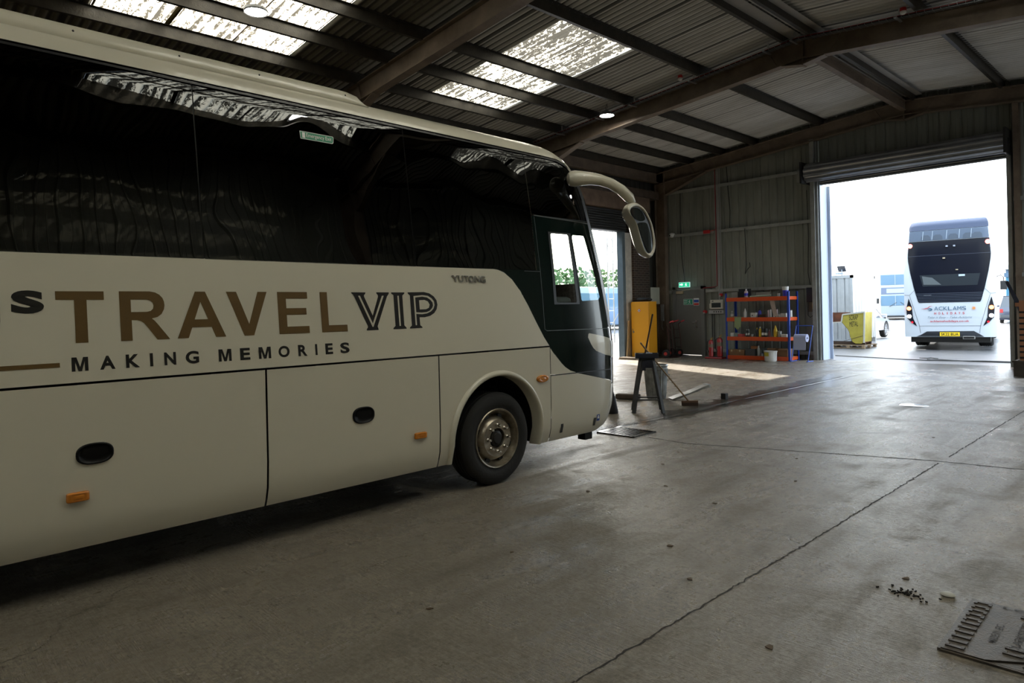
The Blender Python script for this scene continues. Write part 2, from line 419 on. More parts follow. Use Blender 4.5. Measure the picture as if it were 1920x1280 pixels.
def skylight_mat():
    n = N('dirty_translucent_sheet'); X, Y, Z = n.xyz(); nt = n.nt; nt.nodes.remove(n.b)
    out = [x for x in nt.nodes if x.type == 'OUTPUT_MATERIAL'][0]
    tl = n.new('ShaderNodeBsdfTranslucent'); tl.inputs['Color'].default_value = (.92,.86,.70,1)
    tr = n.new('ShaderNodeBsdfTransparent'); tr.inputs['Color'].default_value = (.85,.78,.6,1)
    df = n.new('ShaderNodeBsdfDiffuse'); df.inputs['Color'].default_value = (.035,.027,.012,1)
    m1 = n.new('ShaderNodeMixShader'); m1.inputs[0].default_value = .12; n.link(tl.outputs[0], m1.inputs[1]); n.link(tr.outputs[0], m1.inputs[2])
    patch = n.noise(13, 9, .8, vec=n.stretch((.5, 1.3, 1)), dist=.5)
    streak = n.noise(4.2, 5, .65, vec=n.stretch((.12, 1.9, 1)))
    sp = n.noise(34, 4, .6)
    f = n.math('ADD', n.math('MULTIPLY', patch, .55), n.math('MULTIPLY', streak, .33)); f = n.math('ADD', f, n.math('MULTIPLY', sp, .12))
    rib = n.math('SINE', n.math('MULTIPLY', Y, 2*PI/.146)); f = n.math('ADD', f, n.math('MULTIPLY', rib, .03))
    sheet = n.rng(Y, 8., 9., .006, .022); f = n.math('ADD', f, sheet); f = n.math('ADD', f, n.math('MULTIPLY', n.rng(X, -10.1, -9.5, 0, .022), n.rng(Y, 8., 9.)))
    seam = n.math('ABSOLUTE', n.math('SUBTRACT', n.math('FRACT', n.math('DIVIDE', n.math('SUBTRACT', Y, 2.66), 1.085)), .5)); seam = n.rng(seam, .462, .472, 0, 1)
    d = n.math('MAXIMUM', n.rng(f, .474, .52, 0, .97), seam)
    mx = n.new('ShaderNodeMixShader'); n.link(d, mx.inputs[0]); n.link(m1.outputs[0], mx.inputs[1]); n.link(df.outputs[0], mx.inputs[2]); n.link(mx.outputs[0], out.inputs[0])
    return n.m
SKYL = skylight_mat()
PIT = .146
def sheet(mb, x0, x1, y0, y1, nx=1, sub=8, amp=.03):
    k0 = y0; n = max(2, int((y1-y0)/PIT*sub)); rows = []
    for i in range(n+1):
        y = y0+(y1-y0)*i/n
        row = []
        for j in range(nx+1):
            x = x0+(x1-x0)*j/nx; row.append(mb.bm.verts.new((x, y, roofz(x)+amp*math.sin(2*PI*y/PIT))))
        rows.append(row)
    fs = []
    for a, b in zip(rows, rows[1:]):
        for j in range(nx): fs.append(mb.bm.faces.new((a[j], a[j+1], b[j+1], b[j])))
    for f in fs: f.smooth = True
SKY = [(-12.22, -8.0, -4.4, -1.0), (-12.22, -8.0, 2.66, 5.895), (-12.22, -8.0, 9.2, 11.31), (-3.4, .82, -5.0, -.6), (-3.4, .82, 2.66, 7.0), (-3.4, .82, 9.2, 12.42)]  # first skylight of each slope is unseen, added behind the camera for light
mb = MB()
for side in (0, 1):
    sk = SKY[:3] if side == 0 else SKY[3:]
    lo, hi = (XL-.5, XA) if side == 0 else (XA, XR+.5)
    y = YF
    for x0, x1, y0, y1 in sk:
        sheet(mb, lo, hi, y, y0); sheet(mb, lo, x0, y0, y1); sheet(mb, x1, hi, y0, y1); y = y1
    sheet(mb, lo, hi, y, YB+.4)
mb.build('ceiling', ROOF, kind='structure', autos=0)
for i, (x0, x1, y0, y1) in enumerate(SKY):
    mb = MB(); sheet(mb, x0-.03, x1+.03, y0+.002, y1-.002, nx=4); mb.build('window_%d' % (i+1), SKYL, kind='structure', autos=0)
# ridge lining
RIDGE = mat('ridge_lining', (.36,.34,.31), .55, var=.2, vscale=2)
mb = MB()
for s in (-1, 1):
    mb.quad((XA+s*.02, YF, roofz(XA)-.11), (XA+s*.42, YF, roofz(XA)-.13), (XA+s*.42, YB-.2, roofz(XA)-.13), (XA+s*.02, YB-.2, roofz(XA)-.11))
mb.build('trim_1', RIDGE, kind='structure')

# ---- portal frames
def ibeam(mb, a, b, h=.38, w=.19, tf=.022, tw=.014, up=(0,0,1)):
    """I section from a to b; a,b are the middle of the section; up = web direction"""
    a = Vector(a); b = Vector(b); z = (b-a).normalized(); u = (Vector(up)-z*z.dot(Vector(up))).normalized(); s = z.cross(u)
    L = (b-a).length; M = Matrix((s, u, z)).transposed(); c = (a+b)/2
    mb.box(c, (tw, h-2*tf, L), M); mb.box(c+u*(h/2-tf/2), (w, tf, L), M); mb.box(c-u*(h/2-tf/2), (w, tf, L), M)
def frame(y, nm='portal_frame'):
    mb = MB()
    for s in (-1, 1):
        ex = XL+.1 if s < 0 else XR-.1
        zt = lambda x: roofz(x)-.2
        ibeam(mb, (XA, y, zt(XA)-.19), (ex, y, zt(ex)-.19))
        ibeam(mb, (ex-s*.19+.0, y, 0), (ex-s*.19, y, zt(ex)-.02), up=(1,0,0))
        # eaves haunch: a tapered web and its flange
        x0, x1 = ex-s*.38, ex-s*1.95
        p = [(x0, zt(x0)-.38), (x1, zt(x1)-.38), (x0, zt(x0)-.80)]
        mb.prism(p, lambda a, b, d: (a, y-.008+d, b), .016)
        mb.bar((x1, y, zt(x1)-.385), (x0, y, zt(x0)-.80), .02, .19, up=(0,1,0)) if False else mb.box(((x0+x1)/2, y, (zt(x1)-.385+zt(x0)-.80)/2), (math.hypot(x1-x0, .42), .19, .02), Matrix.Rotation(-math.atan2((zt(x1)-.385)-(zt(x0)-.80), x1-x0), 3, 'Y'))
        # apex haunch
        x0, x1 = XA, XA+s*.42
        p = [(x0, zt(x0)-.38), (x1, zt(x1)-.38), (x0, zt(x0)-.50)]
        mb.prism(p, lambda a, b, d: (a, y-.008+d, b), .016)
        mb.box(((x0+x1)/2, y, (zt(x1)-.385+zt(x0)-.50)/2), (math.hypot(x1-x0, .09), .19, .016), Matrix.Rotation(-math.atan2((zt(x1)-.385)-(zt(x0)-.50), x1-x0), 3, 'Y'))
        # fly brace
        for xb in (XA+s*.75, ex-s*1.3): mb.bar((xb, y-.02, zt(xb)+.05), (xb-s*.25, y-.09, zt(xb)-.36), .03, .012)
    mb.bx(XA-.012, XA+.012, y-.09, y+.09, zt(XA)-.52, zt(XA))
    mb.build(nm, STEEL, kind='structure')
for y in (19.72, 13.6, 7.4, 1.2, -4.9): frame(y)
# purlins (Z sections)
def zsec(mb, x, y0, y1, zt, h=.2, w=.065, t=.006):
    mb.bx(x-t/2, x+t/2, y0, y1, zt-h, zt); mb.bx(x, x+w, y0, y1, zt-t, zt); mb.bx(x-w, x, y0, y1, zt-h, zt-h+t); mb.bx(x-w, x-w+.004, y0, y1, zt-h, zt-h+.02)
for x in (-13.2, -12.02, -10.88, -9.78, -7.82, -5.96, -5.44, -3.58, -1.62, -.52, .62, 1.8):
    mb = MB(); zsec(mb, x, YF, YB-.05, roofz(x)-.022); mb.build('roof_purlin', DARKST, kind='structure')
# ridge tie beam between the frames, eaves beams
for a, b in ((13.7, 19.62), (7.5, 13.5)):
    if a < 10: continue
    mb = MB(); ibeam(mb, (XA, a, 6.68), (XA, b, 6.68), h=.25, w=.13); mb.build('ridge_tie_beam', STEEL, kind='structure')
mb = MB(); ibeam(mb, (-13.3, 7.5, 6.03), (-13.3, 19.62, 6.03), h=.44, w=.2); mb.build('eaves_beam', STEEL, kind='structure')
mb = MB(); mb.bx(-13.6, -13.2, 13.7, 19.6, 5.24, 5.5); mb.build('wall_rail', RUST, kind='structure')
# wall girts and posts on the back wall
GIRT = mat('girt_grey', (.36,.37,.34), .5, var=.3)
for x0, x1, z in ((XL+.3, -8.15, 5.45), (XL+.2, -11.3, 4.0), (-11.1, -8.05, 4.0), (XL+.2, PX0-.06, 2.12), (PX1+.06, -8.05, 2.12), (PX1+.06, -8.05, .2), (-3.45, XR, 4.0), (-3.45, XR, 2.2)):
    mb = MB(); mb.bx(x0, x1, YB-.14, YB-.05, z-.035, z+.035); mb.bx(x0, x1, YB-.145, YB-.13, z-.06, z-.03); mb.build('wall_girt', GIRT, kind='structure')
mb = MB(); ibeam(mb, (-8.12, YB-.15, 0), (-8.12, YB-.15, 6.3), h=.18, w=.12, up=(0,1,0)); mb.build('wall_post', GIRT, kind='structure')
mb = MB(); ibeam(mb, (-3.36, YB-.15, 0), (-3.36, YB-.15, 6.3), h=.18, w=.12, up=(0,1,0)); mb.build('wall_post', STEEL, kind='structure')
mb = MB(); ibeam(mb, (-11.22, YB-.1, 2.1), (-11.22, YB-.1, 5.9), h=.1, w=.09, up=(0,1,0)); mb.build('wall_post', GIRT, kind='structure')
# jambs of the back doorway: pale blue flashing outside, grey guide inside
PB = mat('pale_blue_flashing', (.50,.57,.70), .45)
mb = MB(); mb.bx(DX0-.06, DX0-.03, YB-.1, YB+.42, 0, DZ+.02); mb.bx(DX0-.06, DX0+.05, YB+.40, YB+.42, 0, DZ+.02); mb.build('trim_2', PB, kind='structure')
mb = MB(); mb.bx(DX1+.0, DX1+.03, YB-.1, YB+.18, 0, DZ+.02); mb.build('trim_3', PB, kind='structure')
GAL = mat('galvanised_guide', (.33,.34,.33), .4, metal=.5, var=.3)
for x in (DX0-.12, DX1+.04):
    mb = MB(); mb.bx(x-.04, x+.05, YB-.17, YB-.1, 0, 5.1); mb.build('door_guide', GAL, kind='structure')

# ---- rolled-up shutter over the back doorway
ROLL = mat('shutter_galvanised', (.30,.31,.32), .32, metal=.75, var=.35, vscale=1.5)
mb = MB(); prof = []
cx, cz, rr = YB-.37, 5.32, .25
seg = 44
for i in range(seg+1):
    a = 2*PI*i/seg; r_ = rr+(.012 if i % 4 < 2 else -.012)
    prof.append((cx+r_*math.cos(a), cz+r_*math.sin(a)))
A = [mb.bm.verts.new((DX0-.28, y, z)) for y, z in prof[:-1]]; B = [mb.bm.verts.new((DX1+.03, y, z)) for y, z in prof[:-1]]
for i in range(seg): mb.bm.faces.new((A[i], A[(i+1)%seg], B[(i+1)%seg], B[i]))
mb.bm.faces.new(A); mb.bm.faces.new(B[::-1])
door2 = mb.build('door_2', ROLL, kind='structure')
mb = MB()
for i in range(4): mb.lathe([(.033, 0), (.033, DX1-DX0)], (DX0, YB-.11, 5.00+i*.062), 'X', 8)
mb.build('curtain_edge', ROLL, door2, smooth=True)
BLK = mat('black_steel', (.018,.018,.018), .45)
for x in (DX0-.34, DX1+.06):
    mb = MB(); mb.bx(x-.02, x+.03, YB-.66, YB-.04, 5.02, 5.62); mb.lathe([(0,-.03),(.1,-.03),(.1,.05),(0,.05)], (x, YB-.37, 5.32), 'X', 16); mb.build('end_plate', BLK, door2)
mb = MB(); mb.bx(DX0-.55, DX0-.38, YB-.42, YB-.22, 5.1, 5.35); mb.lathe([(0,-.1),(.07,-.1),(.07,.1),(0,.1)], (DX0-.45, YB-.32, 5.42), 'X', 14); mb.build('motor', mat('motor_grey', (.3,.3,.28), .5), door2, smooth=True)

# ---- personnel door
DG = mat('door_grey', (.155,.15,.132), .5, var=.15); DGF = mat('door_frame_grey', (.16,.16,.145), .5)
d1 = None
mb = MB(); y0 = YB-.13
mb.bx(PX0, PX0+.1, y0-.02, YB+.02, 0, PZ); mb.bx(PX1-.12, PX1, y0-.02, YB+.02, 0, PZ); mb.bx(PX0, PX1, y0-.02, YB+.02, PZ-.09, PZ)
d1 = mb.build('door_1', DGF, kind='structure')
mb = MB(); mb.bx(PX0+.105, PX1-.125, y0, y0+.05, .025, PZ-.095, .004); mb.build('door_leaf', DG, d1)
mb = MB(); mb.bx(-12.03, -11.985, y0-.012, y0, .92, 1.16); mb.tube([(-12.01,y0-.01,1.09),(-12.01,y0-.055,1.09),(-12.13,y0-.06,1.09)], .011); mb.build('door_handle', mat('satin_steel', (.55,.55,.53), .3, metal=1), d1, smooth=True)
mb = MB(); mb.bx(-12.72, -12.46, y0-.06, y0, 2.04, 2.13, .008); mb.bar((-12.5,y0-.05,2.14),(-12.2,y0-.03,2.17),.012); mb.build('door_closer', mat('brass_closer', (.55,.42,.26), .4, metal=.6), d1)
WHT = mat('plastic_white', (.72,.72,.7), .45); SGR = mat('sign_green', (.02,.30,.15), .4); SWH = mat('sign_white', (.75,.78,.75), .5); SBL = mat('sign_blue', (.03,.09,.4), .45); SRD = mat('sign_red', (.55,.04,.03), .45)
def runman(mb, x, z, h, y, arrow=0):
    """running figure of the exit pictogram, about h tall"""
    q = lambda a, b: (x+a*h, z+b*h)
    f = lambda a, b, d: (a, y+d, b)
    mb.prism([q(.42+.1*math.cos(t*PI/4), .88+.1*math.sin(t*PI/4)) for t in range(8)], f, 0)
    for p in ([(.25,.75),(.45,.78),(.5,.4),(.34,.36)], [(.34,.42),(.5,.4),(.72,.2),(.66,.08),(.56,.1),(.58,.2)], [(.36,.42),(.46,.38),(.3,.18),(.02,.06),(0,.14),(.22,.24)], [(.25,.75),(.28,.68),(.12,.55),(.0,.55),(.0,.6),(.1,.62)], [(.42,.76),(.5,.6),(.7,.56),(.7,.62),(.55,.66),(.5,.78)]):
        mb.prism([q(*t) for t in p], f, 0)
mb = MB(); mb.bx(-12.47, -12.12, y0-.006, y0-.002, 1.67, 1.86); mb.mi = 1; mb.bx(-12.46, -12.13, y0-.0075, y0-.006, 1.68, 1.85); mb.mi = 0
runman(mb, -12.3, 1.69, .14, y0-.0085); lettering('', 'FIRE', (-12.45, y0-.0085, 1.78), (1,0,0), (0,0,1), .13, .045, None, bold=.02, mbx=mb); lettering('', 'EXIT', (-12.45, y0-.0085, 1.71), (1,0,0), (0,0,1), .13, .045, None, bold=.02, mbx=mb)
mb.build('exit_notice', [SWH, SGR], d1)
mb = MB(); mb.bx(-12.09, -11.89, y0-.006, y0-.002, 1.64, 1.88); mb.mi = 1; mb.bx(-12.08, -11.9, y0-.0075, y0-.006, 1.74, 1.83); mb.mi = 2; mb.bx(-12.08, -11.9, y0-.0075, y0-.006, 1.65, 1.72); mb.build('instruction_notice', [SWH, SBL, SRD], d1)

# ---- world, sun, camera
w = bpy.data.worlds.new('sky'); SC.world = w; w.use_nodes = True; nt = w.node_tree
bg = nt.nodes['Background']; st = nt.nodes.new('ShaderNodeTexSky'); st.sky_type = 'NISHITA'; st.sun_disc = False
SUN_EL = R(29.4); SDIR = Vector((-.937*math.cos(SUN_EL), .349*math.cos(SUN_EL), math.sin(SUN_EL)))
st.sun_elevation = SUN_EL; st.sun_rotation = math.atan2(SDIR.x, SDIR.y); st.air_density = 1.3; st.dust_density = 4.; st.ozone_density = .6
mx = nt.nodes.new('ShaderNodeMix'); mx.data_type = 'RGBA'; mx.inputs['Factor'].default_value = .9; mx.inputs['B'].default_value = (.80,.90,1.0,1)
nt.links.new(st.outputs[0], mx.inputs['A']); nt.links.new(mx.outputs['Result'], bg.inputs[0]); bg.inputs[1].default_value = 2.6
sl = bpy.data.lights.new('sun', 'SUN'); sl.energy = 11; sl.angle = R(.6); sl.color = (1,.96,.90)
so = bpy.data.objects.new('sun', sl); C.objects.link(so); so.rotation_euler = SDIR.to_track_quat('Z', 'Y').to_euler()

cam = bpy.data.cameras.new('camera'); cam.sensor_width = 36; cam.lens = 1280/1920*36; cam.shift_y = -57.4/1920; cam.clip_start = .05; cam.clip_end = 500
co = bpy.data.objects.new('camera', cam); C.objects.link(co); co.location = (0,0,1.6)
YAW = R(46.3); ROLL_ = .0225
co.rotation_euler = (Matrix.Rotation(YAW, 3, 'Z') @ Matrix.Rotation(PI/2, 3, 'X') @ Matrix.Rotation(-ROLL_, 3, 'Z')).to_euler()
SC.camera = co
SC.view_settings.view_transform = 'Standard'; SC.view_settings.look = 'None'; SC.view_settings.gamma = 1; SC.view_settings.use_curve_mapping = False
SC.view_settings.exposure = .95
SC.cycles.max_bounces = 9; SC.cycles.diffuse_bounces = 5; SC.cycles.transparent_max_bounces = 16; SC.cycles.use_denoising = True
SC.cycles.sample_clamp_indirect = 12; SC.cycles.caustics_reflective = False

# ================================================================== COACH
BA = R(1.5); OC = -4.519-1.2; S0 = 1.75
def interp(z, t):
    if z <= t[0][0]: return t[0][1]
    for (a, b), (c, d) in zip(t, t[1:]):
        if z <= c: return b+(d-b)*(z-a)/(c-a)
    return t[-1][1]
WT = [(.26,.07),(.32,.04),(.42,.012),(.6,0),(1.24,0),(2.0,.07),(3.16,.22),(3.24,.245),(3.30,.285),(3.34,.34),(3.37,.42)]
SFT = [(.26,6.23),(.34,6.384),(.54,6.475),(.8,6.506),(1.18,6.51),(1.53,6.487),(1.95,6.43),(2.36,6.359),(2.86,6.259),(3.1,6.115),(3.2,6.02),(3.27,5.909),(3.32,5.78),(3.36,5.6)]
LC, PA, PB_ = .6, 3.6, 2.3
SREAR = -2.75
_pc = {}
def contour(z):
    k = round(z, 3)
    if k not in _pc:
        hw = 1.2-interp(z, WT); S = interp(z, SFT); p = []; u = S-LC; last = None
        for i in range(61):
            th = PI/2*i/60
            q = (hw*max(math.cos(th), 0)**(2/PA), S-LC+LC*math.sin(th)**(2/PB_))
            if last: u += math.hypot(q[0]-last[0], q[1]-last[1])
            p.append((u, q[0], q[1])); last = q
        _pc[k] = (hw, S-LC, p)
    return _pc[k]
def u_end(z): return contour(z)[2][-1][0]
def u_a(z): return contour(z)[1]+.2
def P(u, z, off=0., side=1):
    hw, s0, p = contour(z)
    if u <= s0:
        x, s, nx, ns = hw, u, 1, 0
        if u < SREAR+.25:                                    # rounded rear corner
            t = min(1., (SREAR+.25-u)/.39); a = t*PI/2; x = hw-.25+.25*math.cos(a); s = SREAR+.25-.25*math.sin(a); nx, ns = math.cos(a), -math.sin(a)
    else:
        i = 1
        while i < len(p)-1 and p[i][0] < u: i += 1
        a, b = p[i-1], p[i]; t = min(1., max(0., (u-a[0])/max(1e-6, b[0]-a[0])))
        x = a[1]+(b[1]-a[1])*t; s = a[2]+(b[2]-a[2])*t; dx, ds = b[1]-a[1], b[2]-a[2]; L = math.hypot(dx, ds) or 1; nx, ns = ds/L, -dx/L
    return Vector((side*(x+nx*off), s-S0+ns*off, z))
COACH = empty('coach', 'large white single-deck touring coach with dark tinted side windows and bronze lettering', 'coach',
              (OC*math.cos(BA)-S0*math.sin(BA), OC*math.sin(BA)+S0*math.cos(BA), 0), BA)
CUTZ = [.3,.34,.38,.42,.5,.6,.8,1.0,1.24,1.4,1.6,1.8,2.0,2.3,2.6,2.9,3.1,3.16,3.2,3.24,3.28,3.32]
def skin(name, outer, holes, m, parent=None, side=1, off=0., clamp=True, thick=0., both=False):
    bm = bmesh.new()
    def add(side):
        loops = [[Vector((x,y,0)) for x,y in l] for l in [outer]+list(holes)]
        tris = tessellate_polygon(loops); b2 = bmesh.new(); vs = [b2.verts.new(p) for l in loops for p in l]
        for t in tris:
            try: b2.faces.new([vs[i] for i in t])
            except ValueError: pass
        zs = [v.co.y for v in vs]; us = [v.co.x for v in vs]
        for c in CUTZ:
            if min(zs)+.004 < c < max(zs)-.004: bmesh.ops.bisect_plane(b2, geom=b2.verts[:]+b2.edges[:]+b2.faces[:], plane_co=(0,c,0), plane_no=(0,1,0))
        k = 5.35
        while k < 6.3:
            if min(us)+.004 < k < max(us)-.004: bmesh.ops.bisect_plane(b2, geom=b2.verts[:]+b2.edges[:]+b2.faces[:], plane_co=(k,0,0), plane_no=(1,0,0))
            k += .06
        if min(us) < SREAR+.2:
            for k in (-2.85,-2.8,-2.75,-2.7,-2.6,-2.5): bmesh.ops.bisect_plane(b2, geom=b2.verts[:]+b2.edges[:]+b2.faces[:], plane_co=(k,0,0), plane_no=(1,0,0))
        b2.verts.ensure_lookup_table(); mp = {}
        for v in b2.verts:
            u, z = v.co.x, v.co.y
            if clamp: u = min(u, u_a(z))
            mp[v] = bm.verts.new(P(u, z, off, side))
        for f in b2.faces:
            q = [mp[v] for v in f.verts]
            if side > 0 : pass
            try: nf = bm.faces.new(q)
            except ValueError: continue
            nf.normal_update()
            if nf.normal.x*side < 0 and abs(nf.normal.x) > .05: nf.normal_flip()
        b2.free()
    add(side)
    bmesh.ops.remove_doubles(bm, verts=bm.verts[:], dist=.0004)
    bmesh.ops.dissolve_degenerate(bm, edges=bm.edges[:], dist=.0003)
    o = make(name, bm, m, parent or COACH, autos=0)
    me = o.data; me.polygons.foreach_set('use_smooth', [True]*len(me.polygons))
    if both: skin(name, outer, holes, m, parent, -side, off, clamp)
    return o

CREAM = mat('coach_cream_paint', (.62,.585,.475), .28, coat=.6, spec=.5)
DGREEN = mat('coach_dark_gloss', (.0035,.010,.009), .08, spec=.45)
RUBBER = mat('tyre_rubber', (.012,.0115,.011), .8, bump=.3)
TRIMB = mat('black_trim', (.01,.01,.01), .35)
GLS = glass_mat('tinted_coach_glass', (.012,.014,.012), wave=.022, wscale=.9)
CLR = glass_mat('clear_coach_glass', (.80,.86,.84), wave=.0)
BRONZE = mat('bronze_vinyl', (.125,.072,.018), .42, var=.12, vscale=12)
INK = mat('black_vinyl', (.012,.011,.010), .35)

# shell behind the skins (inner liner): dark, with openings left where one sees through
LIN = mat('coach_liner', (.02,.02,.022), .8)
def ell(cx, cz, a, b, t0=0., t1=PI, n=28): return [(cx+a*math.cos(t0+(t1-t0)*i/n), cz+b*math.sin(t0+(t1-t0)*i/n)) for i in range(n+1)]
ACX, ACZ = 4.36, .45
ARCH = [(x, z) for x, z in ell(ACX, ACZ, .575, .585)]        # right to left over the top
ARCH_R = -1.15                                              # rear axle
ARCHR = [(x-ACX+ARCH_R, z) for x, z in ARCH]
G = .007
BR = -3.0
# lower flaps
skin('luggage_door', [(BR,.285),(ARCH_R-.58,.285),*[(x, z) for x, z in ARCHR[::-1]],(ARCH_R+.58,.285),(.55-G,.285),(.55-G,1.232),(BR,1.232)], [], CREAM, both=True)
ld1 = skin('luggage_door', [(.55+G,.285),(2.135-G,.285),(2.135-G,1.232),(.55+G,1.232)], [], CREAM, both=True)
ld2 = skin('luggage_door', [(2.135+G,.285),(3.66-G,.285),(3.66-G,1.232),(2.135+G,1.232)], [], CREAM, both=True)
skin('wheel_panel', [(3.66+G*.6,.285),(ACX-.575,.285),*ARCH[::-1],(ACX+.575,.285),(5.075-G*.6,.285),(5.075-G*.6,1.232),(3.66+G*.6,1.232)], [], CREAM, both=True)
skin('waist_panel', [(BR,1.246),(5.066,1.246),(4.999,1.333),(4.904,1.488),(4.811,1.651),(4.717,1.791),(4.621,1.898),(4.523,1.962),(4.45,1.985),(4.394,1.992),(BR,1.983)], [], CREAM, both=True)
skin('front_flap', [(5.075+G*.6,1.222),(5.12,1.175),(5.198,1.104),(5.245,1.06),(5.302,1.016),(5.38,.975),(5.47,.950),(5.075+G*.6,.953)], [], CREAM, both=True)
skin('front_flap', [(5.075+G*.6,.285),(6.3,.285),(6.3,.775),(6.16,.795),(5.95,.842),(5.734,.889),(5.48,.943),(5.075+G*.6,.944)], [], CREAM, both=True)
# dark gloss sweep with the driver's window, below the glass
drk = [(4.402,1.995),(4.45,1.988),(4.523,1.966),(4.621,1.902),(4.717,1.795),(4.811,1.655),(4.904,1.492),(4.999,1.337),(5.066,1.248),(5.198,1.108),(5.245,1.064),(5.302,1.02),(5.38,.979),(5.47,.954),(5.49,.946),(5.734,.893),(5.95,.846),(6.16,.799),(6.3,.779),(6.3,2.55),(5.0,2.55),(4.98,1.998)]
lip = [(5.69,1.30),(5.699,1.335),(5.715,1.345),(5.82,1.328),(6.057,1.282),(6.3,1.25),(6.3,1.055),(6.179,1.07),(5.98,1.10),(5.817,1.152),(5.77,1.185),(5.728,1.232)]
w1 = [(5.235,1.69),(5.255,1.672),(5.545,1.672),(5.555,1.69),(5.53,2.37),(5.515,2.388),(5.265,2.385),(5.25,2.37)]
w2 = [(5.64,1.70),(5.655,1.688),(5.93,1.70),(5.962,1.73),(5.80,2.37),(5.785,2.39),(5.61,2.388),(5.595,2.37)]
skin('dark_sweep_panel', drk, [lip, w1, w2], DGREEN, both=True)
skin('corner_fairing', lip, [], CREAM, off=.001, both=True)
for wv in (w1, w2): skin('cab_window', wv, [], CLR, off=-.004, both=True)
skin('cab_window_rim', [(5.195,1.655),(5.60,1.655),(5.57,2.405),(5.215,2.402)], [w1], TRIMB, off=.004, both=True)
# lines of the cab door
def line2(name, pts, w, m, off=.002):
    o = []
    n = len(pts)
    for i, (x, z) in enumerate(pts):
        a = Vector(pts[max(0,i-1)]); b = Vector(pts[min(n-1,i+1)]); t = (b-a).normalized(); nn = Vector((-t.y, t.x))*w/2; o.append(((x+nn.x, z+nn.y), (x-nn.x, z-nn.y)))
    return [p[0] for p in o]+[p[1] for p in o[::-1]]
SEAM = mat('seam_highlight', (.05,.055,.055), .3)
skin('panel_seam', line2('', [(5.035,2.54),(5.03,1.72),(5.022,1.41),(5.05,1.395),(6.15,1.385)], .006, SEAM), [], SEAM, off=.0015)
skin('panel_seam', line2('', [(4.80,1.985),(5.03,1.985)], .004, SEAM), [], SEAM, off=.0015)
skin('panel_seam', line2('', [(5.08,.948),(6.12,.936)], .009, TRIMB), [], TRIMB, off=.0018)
skin('panel_seam', line2('', [(5.03,2.555),(6.15,2.53)], .012, SEAM), [], SEAM, off=.0018)
# side glazing
wz0, wz1 = 1.995, 3.195
b1 = lambda z: 1.764+(z-2)*.0
for a, b in ((BR,-1.35),(-1.34,.205),(.213,1.76),(1.768,3.491),(3.499,4.96)):
    top = [(b, wz1), (a, wz1)]
    if b > 4.9: skin('side_window', [(a,wz0-.006),(4.39,wz0-.004),(4.97,wz0),(4.99,2.55),(4.975,wz1),(a,wz1)], [], GLS, both=True)
    else: skin('side_window', [(a,wz0-.010),(b,wz0-.008),(b,wz1),(a,wz1)], [], GLS, both=True)
skin('side_window', [(5.0,2.56),(6.3,2.56),(6.3,2.9),(5.9,3.08),(5.66,3.15),(5.47,3.19),(4.983,wz1)], [], GLS, both=True)
skin('window_divider', [(1.757,wz0-.008),(1.775,wz0-.008),(1.775,wz1),(1.757,wz1)], [], TRIMB, off=-.006, both=True)
for x in (-1.345,.209,3.495,4.97): skin('window_divider', [(x-.01,wz0-.008),(x+.01,wz0-.008),(x+.01,wz1),(x-.01,wz1)], [], TRIMB, off=-.006, both=True)
# white cantrail above the glass, running down to the front corner
TOPZ = [3.205,3.24,3.27,3.30,3.33,3.36]
skin('cantrail', [(BR,3.205),(5.30,3.205),(5.50,3.2),(5.67,3.16),(5.9,3.09),(6.3,2.99),(6.3,3.36),(BR,3.36)], [], CREAM, off=.006, both=True)
skin('gutter_strip', [(BR,3.190),(5.3,3.190),(5.5,3.185),(5.67,3.145),(5.9,3.075),(6.2,2.96),(6.2,2.94),(5.9,3.055),(5.66,3.128),(5.48,3.168),(5.3,3.174),(BR,3.174)], [], TRIMB, off=.010, both=True)
# grid strips for front face, roof and rear
def grid(name, fn, nu, nv, m, smooth=True, parent=None):
    bm = bmesh.new(); V = [[bm.verts.new(fn(i/nu, j/nv)) for j in range(nv+1)] for i in range(nu+1)]
    for i in range(nu):
        for j in range(nv):
            try: bm.faces.new((V[i][j], V[i+1][j], V[i+1][j+1], V[i][j+1]))
            except ValueError: pass
    bmesh.ops.remove_doubles(bm, verts=bm.verts[:], dist=.0004)
    return make(name, bm, m, parent or COACH, smooth)
def front(name, z0, z1, m, off=0., t1=1., nv=12):
    def fn(i, j):
        z = z0+(z1-z0)*j; q = (i*2-1); side = -1 if q < 0 else 1; t = (1-abs(q))*t1
        ua, ue = u_a(z)+.004, u_end(z); return P(ua+(ue-ua)*t, z, off, side)
    return grid(name, fn, 48, nv, m)
front('front_bumper', .285, .775, CREAM)
front('front_grille_panel', .782, 1.40, DGREEN)
front('windscreen', 1.41, 2.98, CLR, nv=20)
front('front_dome', 2.99, 3.36, CREAM, nv=8)
for sd in (1, -1):
    def fn(i, j, sd=sd):
        z = 1.065+.185*j-.03*i; ua = u_a(z)+.004; return P(ua+.42*i*(1-.25*j), z, .003, sd)
    grid('headlamp_fairing', fn, 10, 4, CREAM)
    def fn(i, j, sd=sd):
        z = 1.40+1.6*j; ua = u_a(z); return P(ua-.01+.09*i, z, .004, sd)
    grid('screen_pillar', fn, 4, 16, TRIMB)
def roof(i, j):
    s = SREAR+.02+(interp(3.36, SFT)-.05-SREAR)*i; x = (j*2-1)
    hwz = .80
    edge = max(0., (s-4.9)/.8); tz = 3.36+.055*(1-x*x)
    return Vector((x*hwz*(1-.06*edge*edge), s-S0, tz-.03*edge*edge))
grid('roof_panel', roof, 30, 10, CREAM)
def rear(i, j):
    z = .285+3.07*j; hw = 1.2-interp(z, WT)-.24; return Vector((hw*(1-2*i), SREAR-S0, z))
grid('rear_panel', rear, 8, 20, CREAM)
